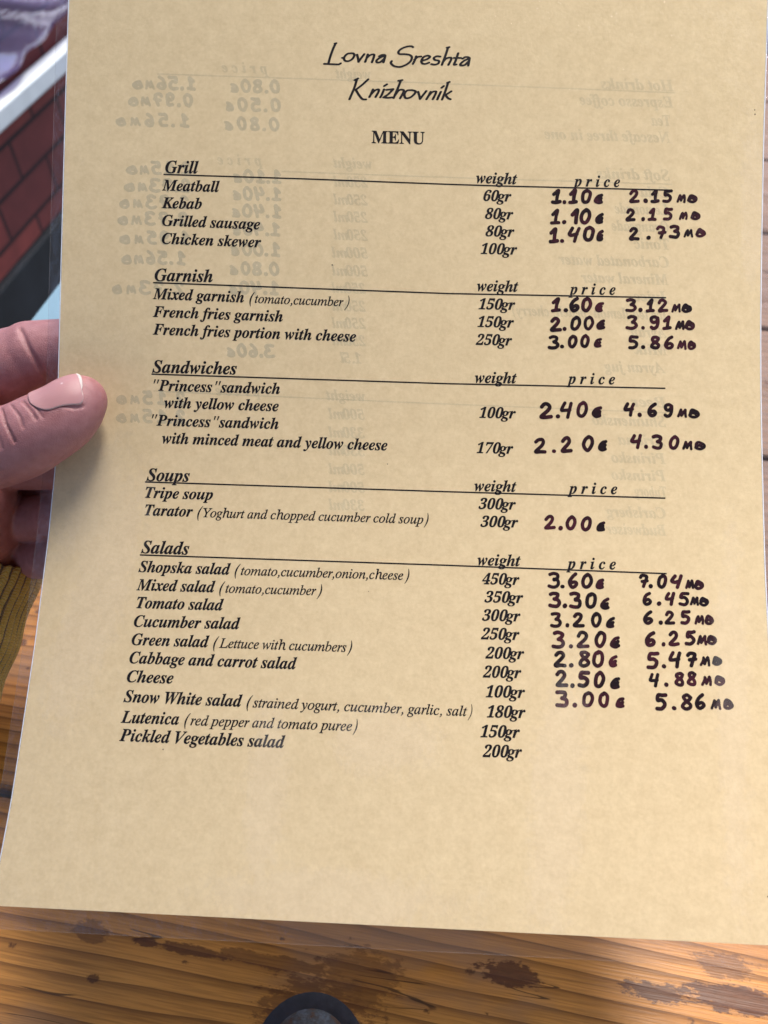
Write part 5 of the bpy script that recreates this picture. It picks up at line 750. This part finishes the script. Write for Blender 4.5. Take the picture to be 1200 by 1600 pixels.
def ink_area(strokes, nib, V, F, h, cell):
    """ink laid by a pen along the strokes: one clean outline per word. nib(d) -> signed distance from offsets"""
    dense = []
    for pts, rad in strokes:
        P = np.array(pts, float)
        if len(P) > 2:                                  # Catmull-Rom
            Q = np.vstack([2 * P[0] - P[1], P, 2 * P[-1] - P[-2]]); o_ = []
            for i in range(1, len(Q) - 2):
                for t in np.linspace(0, 1, 6, endpoint=False):
                    o_.append(0.5 * (2 * Q[i] + (Q[i + 1] - Q[i - 1]) * t + (2 * Q[i - 1] - 5 * Q[i] + 4 * Q[i + 1] - Q[i + 2]) * t * t + (3 * Q[i] - Q[i - 1] - 3 * Q[i + 1] + Q[i + 2]) * t ** 3))
            o_.append(P[-1]); P = np.array(o_)
        if len(P) == 1: P = np.vstack([P, P + 0.01])
        dense.append((P, rad))
    allp = np.vstack([P for P, _ in dense]); pad = 1.6
    x0, y0 = allp.min(0) - pad; x1, y1 = allp.max(0) + pad
    nx, ny = int((x1 - x0) / cell) + 2, int((y1 - y0) / cell) + 2
    gx = x0 + cell * np.arange(nx); gy = y0 + cell * np.arange(ny)
    X, Y = np.meshgrid(gx, gy, indexing='ij'); D = np.full(X.shape, 9.0)
    for P, rad in dense:
        for a, b in zip(P[:-1], P[1:]):
            lo = np.minimum(a, b) - 1.6; hi = np.maximum(a, b) + 1.6
            i0, i1 = max(0, int((lo[0] - x0) / cell)), min(nx, int((hi[0] - x0) / cell) + 2)
            j0, j1 = max(0, int((lo[1] - y0) / cell)), min(ny, int((hi[1] - y0) / cell) + 2)
            xs, ys = nib(X[i0:i1, j0:j1] - a[0], Y[i0:i1, j0:j1] - a[1]); dx, dy = nib(b[0] - a[0], b[1] - a[1])
            L2 = dx * dx + dy * dy + 1e-9; t = np.clip((xs * dx + ys * dy) / L2, 0, 1)
            d = np.hypot(xs - t * dx, ys - t * dy) - rad
            D[i0:i1, j0:j1] = np.minimum(D[i0:i1, j0:j1], d)
    idx = {}
    def vert(key, p):
        if key not in idx: idx[key] = len(V); V.append((p[0], p[1], h))
        return idx[key]
    ins = D < 0
    act = ins[:-1, :-1] | ins[1:, :-1] | ins[1:, 1:] | ins[:-1, 1:]
    for i, j in np.argwhere(act):
        cs = [(i, j), (i + 1, j), (i + 1, j + 1), (i, j + 1)]; poly = []
        for k in range(4):
            a, b = cs[k], cs[(k + 1) % 4]; da, db = D[a], D[b]
            if da < 0: poly.append(vert(a, (gx[a[0]], gy[a[1]])))
            if (da < 0) != (db < 0):
                t = da / (da - db); key = (min(a, b), max(a, b))
                poly.append(vert(key, (gx[a[0]] + (gx[b[0]] - gx[a[0]]) * t, gy[a[1]] + (gy[b[1]] - gy[a[1]]) * t)))
        if len(poly) >= 3: F.append(tuple(poly))
def round_nib(x, y): return x, y
def broad_nib(x, y):
    c, s = math.cos(R(12)), math.sin(R(12))            # the nib is wide across upright strokes
    return (x * c + y * s) * 1.0, (-x * s + y * c) * 1.45

DIG = {
 '1': [[(.04, .66), (.42, 1), (.34, .5), (.30, .03)], [(.0, .0), (.28, .02), (.58, .05)]],
 'I': [[(.06, .62), (.44, 1), (.40, .5), (.36, .0)]],
 '2': [[(.04, .76), (.18, .97), (.40, .98), (.52, .78), (.40, .52), (.06, .08), (.10, .0), (.34, .03), (.66, .06)]],
 '3': [[(.0, .93), (.24, 1.0), (.52, .92), (.50, .70), (.30, .54)], [(.30, .54), (.54, .46), (.62, .24), (.48, .03), (.22, -.02), (-.04, .03)]],
 '4': [[(.20, 1), (.08, .72), (.02, .50), (.20, .46), (.58, .54)], [(.66, 1), (.54, .55), (.44, .0)]],
 '5': [[(.62, 1), (.40, .98), (.14, .96), (.08, .60), (.34, .62), (.56, .44), (.54, .18), (.34, .0), (.02, .03)]],
 '6': [[(.50, 1), (.24, .80), (.06, .46), (.06, .16), (.24, .0), (.48, .08), (.56, .28), (.42, .42), (.12, .30)]],
 '7': [[(.02, .80), (.12, .98), (.34, .99), (.52, .88), (.44, .50), (.28, .0)], [(.14, .44), (.58, .52)]],
 '8': [[(.54, .86), (.36, 1), (.12, .90), (.14, .70), (.36, .52), (.56, .28), (.50, .06), (.26, .0), (.06, .14), (.16, .40), (.44, .62), (.56, .80)]],
 '9': [[(.54, .86), (.34, 1), (.10, .88), (.08, .64), (.26, .50), (.48, .62), (.56, .88), (.56, .50), (.44, .10), (.24, .0), (.08, .08)]],
 '0': [[(.34, 1), (.12, .82), (.02, .46), (.08, .12), (.26, .0), (.46, .14), (.58, .52), (.54, .84), (.36, 1), (.24, .92)]],
 '.': [[(.02, .02), (.04, .04)]],
 'c': [[(.50, .62), (.26, .52), (.08, .26), (.08, .06), (.28, .0), (.48, .06)], [(.46, .34), (.24, .20), (.28, .10), (.44, .16)]],
 'n': [[(.0, .02), (.12, .36), (.20, .58), (.25, .30), (.27, .10), (.40, .40), (.52, .60), (.55, .30), (.57, .02)]],
 'o': [[(.02, .12), (.08, .42), (.22, .58), (.44, .50), (.62, .36), (.64, .16), (.42, .0), (.16, .0), (.04, .14), (.24, .32), (.46, .24)]],
}
def write(chars, sgn, V, F, h, cell, seed):
    rg = random.Random(seed); st = []
    for c, u, v, hh, w in chars:
        r = 0.53 + rg.uniform(-0.03, 0.05)
        r = min(r, 0.116 * hh) if c != '.' else r
        if c == 'c': r *= 0.90
        if c == 'n': r *= 0.74
        if c == 'o': r *= 0.84
        H = max(hh - 2 * r, 1.0); sx = H * (1.0 + rg.uniform(-.05, .05))
        wid = max(p[0] for s_ in DIG[c] for p in s_)
        if c != '.': sx = min(sx * 1.10, max(0.6, (w * 1.0 - 1.6 * r)) / wid) if c not in '1I' else sx * 0.95
        sl = rg.uniform(-.02, .10)
        for s_ in DIG[c]:
            pts = []
            for x, y in s_:
                x += rg.uniform(-.028, .028) + sl * y * .5; y += rg.uniform(-.028, .028)
                pts.append((u + sgn * (r + x * sx), v + r + y * H))
            st.append((pts, r * (1.12 if c == '.' else 1.0) * rg.uniform(.94, 1.05)))
    ink_area(st, round_nib, V, F, h, cell)

for name, strokes in (('title', TITLE[0]), ('title', TITLE[1])):
    V, F = [], []
    ink_area([(s_, 0.40) for s_ in strokes], broad_nib, V, F, HI, 0.10)
    sheet_obj(name, V, F, INK, menu)
sections = {}
for sec, kind, pt, runs in PRINT:
    V, F = [], []
    size = {13: 13.6, 15: 15.4, 16: 15.2}[pt]
    for st, text, ua, va, ub, vb in runs:
        set_run(st, text, (ua, va), (ub, vb), 11.0 if (st == 'I' and text != ')') else size, V, F, HI)
    if kind == 'section_heading':
        sections[sec] = sheet_obj('menu_section', V, F, INK, menu)
    elif sec == 'title':
        sheet_obj('menu_heading', V, F, INK, menu)
    else:
        sheet_obj(kind, V, F, INK, sections[sec])
for sec, pts in RULES:
    V, F = [], []; ribbon(pts, 0.42, V, F, HI + 0.004)
    sheet_obj('rule_line', V, F, INK, sections[sec])
for i, (sec, chars) in enumerate(HAND):
    V, F = [], []; write(chars, 1, V, F, HI + 0.010, 0.11, i + 11)
    sheet_obj('handwritten_price', V, F, MARK, sections[sec])
# a few specks in the paper
SPECK = mat_plain('speck', (0.16, 0.11, 0.07), 0.8)
for (u, v, r) in ((207.3, 235.5, .22), (207.4, 234.2, .25), (40.5, 41.5, .22), (161.5, 71.9, .2), (82, 185.5, .25), (100, 126, .18), (204.8, 11.5, .2), (96, 88, .15)):
    sheet_obj('speck', [(u + r * math.cos(a * 1.0472) * (.8 + .4 * random.random()), v + r * math.sin(a * 1.0472), HI) for a in range(6)], [tuple(range(6))], SPECK, menu)
# the other side of the sheet, read through the paper
V, F = [], []
for st, text, ua, va, ub, vb in BACK: set_run(st, text, (ua, va), (ub, vb), 13.4, V, F, -HI)
for pts in BACK_RULES: ribbon(pts, 0.42, V, F, -HI - 0.004)
sheet_obj('reverse_print', V, F, BACKINK, menu)
GHOST = mat_veil('show_through_ink', (0.30, 0.33, 0.31), 0.06)              # faint front copy that paints the reverse print's show-through
sheet_obj('show_through_print', [(u, v, 0.012) for u, v, _ in V], F, GHOST, menu)
V, F = [], []
for i, chars in enumerate(BACK_HAND): write(chars, -1, V, F, -HI - 0.010, 0.2, 100 + i)
sheet_obj('reverse_handwriting', V, F, BACKINK, menu)
sheet_obj('show_through_handwriting', [(u, v, 0.016) for u, v, _ in V], F, mat_veil('show_through_marker', (0.30, 0.35, 0.35), 0.115), menu)  # show-through of the marker, painted as a faint front layer too

# ------------------------------------------------------------------ the hand that holds it
WRIST = at(-60, 835, 276)
person = thing('person', 'left hand in a mustard yellow knitted sleeve, thumb pressed on the edge of the menu', 'person', tuple(WRIST))
def chain(pts, step=0.9, flat=1.0):
    """(px, py, depth mm, radius px) along a limb -> overlapping spheres (mm, eye frame)"""
    P = np.array([((x - 600) / 1200 * d, (y - 800) / 1200 * d, d, r * d / 1200) for x, y, d, r in pts]); o_ = []
    if len(P) > 2:
        Q = np.vstack([2 * P[0] - P[1], P, 2 * P[-1] - P[-2]]); D = []
        for i in range(1, len(Q) - 2):
            for t in np.linspace(0, 1, 12, endpoint=False):
                D.append(0.5 * (2 * Q[i] + (Q[i + 1] - Q[i - 1]) * t + (2 * Q[i - 1] - 5 * Q[i] + 4 * Q[i + 1] - Q[i + 2]) * t * t + (3 * Q[i] - Q[i - 1] - 3 * Q[i + 1] + Q[i + 2]) * t ** 3))
        D.append(P[-1]); P = np.array(D)
    for a, b in zip(P[:-1], P[1:]):
        m = max(1, int(np.linalg.norm((b - a)[:3]) / step)); o_ += [tuple(a + (b - a) * t / m) + (flat,) for t in range(m)]
    o_.append(tuple(P[-1]) + (flat,))
    return o_
THUMB = [(-150, 735, 236, 70), (-80, 716, 231, 66), (-20, 704, 226.5, 64), (30, 690, 223.5, 61), (66, 671, 222.3, 58), (95, 655, 222.3, 53.5), (112, 640, 222.8, 49), (123, 629, 223.4, 43), (127, 626, 223.8, 40)]
balls = chain(THUMB, 0.9, 0.88)
balls += chain([(-150, 640, 250, 62), (-40, 592, 247, 58), (28, 566, 244.5, 55)])          # forefinger, near joint
balls += chain([(52, 556, 244.2, 54), (110, 549, 243.3, 50), (150, 550, 242.5, 47)])       # forefinger, middle joint
balls += chain([(160, 551, 242.3, 45), (215, 566, 242.2, 42), (232, 572, 242.2, 39)])      # forefinger tip
balls += chain([(-150, 705, 262, 60), (0, 712, 259, 54), (70, 716, 254, 50), (150, 716, 247, 45), (215, 715, 243, 40)])  # middle finger
balls += chain([(-140, 770, 272, 56), (10, 806, 271, 40), (80, 808, 263, 36), (150, 808, 252, 35), (185, 810, 244.0, 34)])      # ring finger
balls += chain([(-130, 820, 282, 50), (-10, 856, 284, 40), (60, 868, 278, 37), (105, 874, 265, 34), (125, 876, 255, 32)])       # little finger
balls += chain([(-150, 735, 240, 74), (-95, 760, 252, 85), (-75, 815, 268, 90), (-60, 835, 276, 92)])   # ball of the thumb to wrist
balls += chain([(-190, 650, 255, 80), (-170, 740, 262, 100), (-100, 830, 276, 100)])                     # palm
balls += chain([(-40, 770, 256, 60), (-50, 810, 266, 82)])
balls += chain([(-120, 760, 276, 60), (40, 768, 277, 46), (95, 772, 272, 40)])                                                # heel of the hand
balls += chain([(-60, 835, 276, 95), (-150, 1080, 296, 112)])                                             # wrist and forearm
balls += chain([(-110, 690, 238, 66), (-75, 640, 243, 60)])                                              # web between thumb and forefinger
bm = bmesh.new()
tmp = bmesh.new(); bmesh.ops.create_icosphere(tmp, subdivisions=3, radius=1.0)
SV = np.array([v.co[:] for v in tmp.verts]); SF = [tuple(v.index for v in f_.verts) for f_ in tmp.faces]; tmp.free()
VV, FF = [], []
for x, y, z, r, fl in balls:
    b = len(VV); VV.extend((SV * np.array([r, r, r * fl]) + np.array([x, y, z])).tolist()); FF.extend([tuple(b + q for q in f_) for f_ in SF])
me = bpy.data.meshes.new('hand_form'); me.from_pydata(VV, [], FF); ho = bpy.data.objects.new('hand_form', me); COL.objects.link(ho)
md = ho.modifiers.new('r', 'REMESH'); md.mode = 'VOXEL'; md.voxel_size = 0.45
m2 = ho.modifiers.new('s', 'SMOOTH'); m2.factor = 0.5; m2.iterations = 20
dg = bpy.context.evaluated_depsgraph_get(); ev = ho.evaluated_get(dg); hm = ev.to_mesh()
HV = np.array([v.co[:] for v in hm.vertices]); HN = np.array([v.normal[:] for v in hm.vertices]); HF = [tuple(p.vertices) for p in hm.polygons]
ev.to_mesh_clear(); bpy.data.objects.remove(ho)
# keep the flesh behind / in front of the laminate where it presses on it
def page_depth(P):
    a = P[:, :2] / P[:, 2:3] * 1200 + np.array([600, 800])
    t = np.array([[(x - 600) / 1200, (y - 800) / 1200, 1.0] for x, y in a])
    yl = PL[:, 1] / PL[:, 2] * 1200 + 800
    zl = np.interp(a[:, 1], yl[::-1], PL[::-1, 2]); xl = np.interp(a[:, 1], yl[::-1], (PL[:, 0] / PL[:, 2] * 1200 + 600)[::-1])
    zr = np.interp(a[:, 1], yl[::-1], PR_[::-1, 2])
    return zl + (zr - zl) * (a[:, 0] - xl) / 1093.0, a, xl
pd, pix, xl = page_depth(HV)
inside = pix[:, 0] > xl - 22
thumbside = HV[:, 2] < pd
lim = np.where(thumbside, np.minimum(HV[:, 2], pd - 0.35), np.maximum(HV[:, 2], pd + 0.6))
HV[:, 2] = np.where(inside & (pix[:, 1] < 900), lim, HV[:, 2])
HV0 = HV.copy()
def groove(line, width, depth, zlo, zhi):
    L = np.array(line, float); d = np.full(len(HV), 1e9)
    for a, b in zip(L[:-1], L[1:]):
        t = np.clip(((pix - a) @ (b - a)) / ((b - a) @ (b - a)), 0, 1); d = np.minimum(d, np.linalg.norm(pix - (a + t[:, None] * (b - a)), axis=1))
    k = np.exp(-(d / width) ** 2) * (HV[:, 2] > zlo) * (HV[:, 2] < zhi) * (HN[:, 2] < 0.25)
    HV[:] -= HN * (k * depth)[:, None]
for ln, w, dp in (([(2, 640), (8, 662), (22, 690)], 2.4, .75), ([(17, 634), (30, 650), (36, 668)], 2.2, .5), ([(36, 628), (48, 642), (56, 655)], 2.2, .55),
                  ([(45, 624), (58, 638), (66, 652)], 2.0, .45), ([(-14, 640), (-8, 664), (2, 700)], 3, .4), ([(62, 617), (72, 622), (96, 632), (116, 637), (130, 635)], 2.6, .40)):
    groove(ln, w, dp, 205, 231)
groove([(32, 516), (42, 540), (60, 572), (84, 600)], 4.0, .9, 225, 256)
for k in range(5): groove([(100 + 14 * k, 505), (108 + 14 * k, 530)], 2.5, .15, 225, 250)
SKIN = mat_skin()
hand = mesh_obj('hand', world_mm(HV), HF, SKIN, person, True, WRIST)
# thumb nail: a curved plate laid on the thumb
bvh = BVHTree.FromPolygons([Vector(v) for v in HV0], HF)
C0 = np.array([(98 - 600) / 1200 * 222.5, (645 - 800) / 1200 * 222.5, 222.5])
T = np.array([.84, -.50, .06]); T /= np.linalg.norm(T)
U = np.array([-.50, -.84, 0.0]); U -= T * (U @ T); U /= np.linalg.norm(U); W = np.cross(T, U); W = W if W[2] < 0 else -W
NA = R(50); NRM = U * math.sin(NA) + W * math.cos(NA); SIDE = U * math.cos(NA) - W * math.sin(NA)
na, nb = 40, 40; NVt, NF, NUV = [], [], []
for i in range(na):
    a = i / (na - 1)
    for j in range(nb):
        b = -1 + 2 * j / (nb - 1)
        la = -4.6 + 15.0 * a
        cut = 1.0
        if a < .30: cut = math.sqrt(max(0.0, 1 - ((.30 - a) / .30) ** 2 * 0.85))
        if a > .70: cut = (max(0.0, 1 - ((a - .70) / .30) ** 2.6 * 0.80)) ** 0.5
        end = (1 - 0.10 * b * b)
        o_ = C0 + T * (la * (end if la > 0 else 1)) + SIDE * (b * 6.9 * cut) + NRM * 22
        hit, nrm, _, dist = bvh.ray_cast(Vector(o_), Vector(-NRM))
        p = np.array(hit) if hit is not None else C0 + T * la + SIDE * b * 6
        crown = 0.26 * (1 - b * b) + 0.0
        NVt.append(p + NRM * crown * (0.35 + 0.65 * min(1, a * 4)) + NRM * (0.25 if a > .97 else 0)); NUV.append((a, (b + 1) / 2))
for i in range(na - 1):
    for j in range(nb - 1): NF.append((i * nb + j, (i + 1) * nb + j, (i + 1) * nb + j + 1, i * nb + j + 1))
nail = mesh_obj('thumbnail', world_mm(NVt), NF, mat_nail(), hand, True, WRIST)
ul = nail.data.uv_layers.new(name='UVMap')
for lp in nail.data.loops: ul.data[lp.index].uv = NUV[lp.vertex_index]
sd = nail.modifiers.new('plate', 'SOLIDIFY'); sd.thickness = 0.0003; sd.offset = 1.0

# knitted sleeve: a ribbed tube round the wrist
SLEEVE_SPOT = (13.0, 9.0, 0)
A_ = np.array([(-38 - 600) / 1200 * 282, (838 - 800) / 1200 * 282, 282.0]); B_ = np.array([(-190 - 600) / 1200 * 292, (1190 - 800) / 1200 * 292, 292.0])
ax = (B_ - A_) / np.linalg.norm(B_ - A_); e1 = np.cross(ax, (0, 0, 1.0)); e1 /= np.linalg.norm(e1); e2 = np.cross(ax, e1)
NR, SEG, NL = 46, 8, 90
LEN = np.linalg.norm(B_ - A_); V, F, UVS = [], [], []
def ring(t, dr):
    for k in range(NR * SEG):
        q = 2 * math.pi * k / (NR * SEG)
        rib = 1.0 * abs(math.sin(math.pi * k / SEG))
        r = 26.0 + 6.5 * t + rib + dr + 0.9 * math.sin(q * 3 + t * 6) * t + 0.5 * math.sin(t * 23 + 2 * math.sin(q))
        off = (0.35 * abs(math.sin(math.pi * k / SEG)) if t < .02 else 0)
        V.append(A_ + ax * (LEN * t - off * 3) + e1 * r * math.cos(q) * 1.0 + e2 * r * math.sin(q) * 0.86)
M = NR * SEG
for j in range(NL):
    ring(j / (NL - 1), 0.0)
for j in range(8):                                        # turned-in lip of the cuff
    ring(0.012 * j, -1.3 - 0.02 * j)
for j in range(NL - 1):
    for k in range(M):
        F.append((j * M + k, j * M + (k + 1) % M, (j + 1) * M + (k + 1) % M, (j + 1) * M + k)); UVS += [(k / SEG, j), ((k + 1) / SEG, j), ((k + 1) / SEG, j + 1), (k / SEG, j + 1)]
b0 = NL * M
for k in range(M):
    F.append((k, b0 + k, b0 + (k + 1) % M, (k + 1) % M)); UVS += [(k / SEG, 0), (k / SEG, 0), ((k + 1) / SEG, 0), ((k + 1) / SEG, 0)]
for j in range(7):
    for k in range(M):
        F.append((b0 + j * M + k, b0 + (j + 1) * M + k, b0 + (j + 1) * M + (k + 1) % M, b0 + j * M + (k + 1) % M)); UVS += [(k / SEG, j), (k / SEG, j), ((k + 1) / SEG, j), ((k + 1) / SEG, j)]
slv = mesh_obj('sleeve', world_mm(V), F, mat_knit(), person, True, WRIST)
ul = slv.data.uv_layers.new(name='UVMap')
for i, c in enumerate(UVS): ul.data[i].uv = (c[0], c[1] * LEN / (NL - 1))
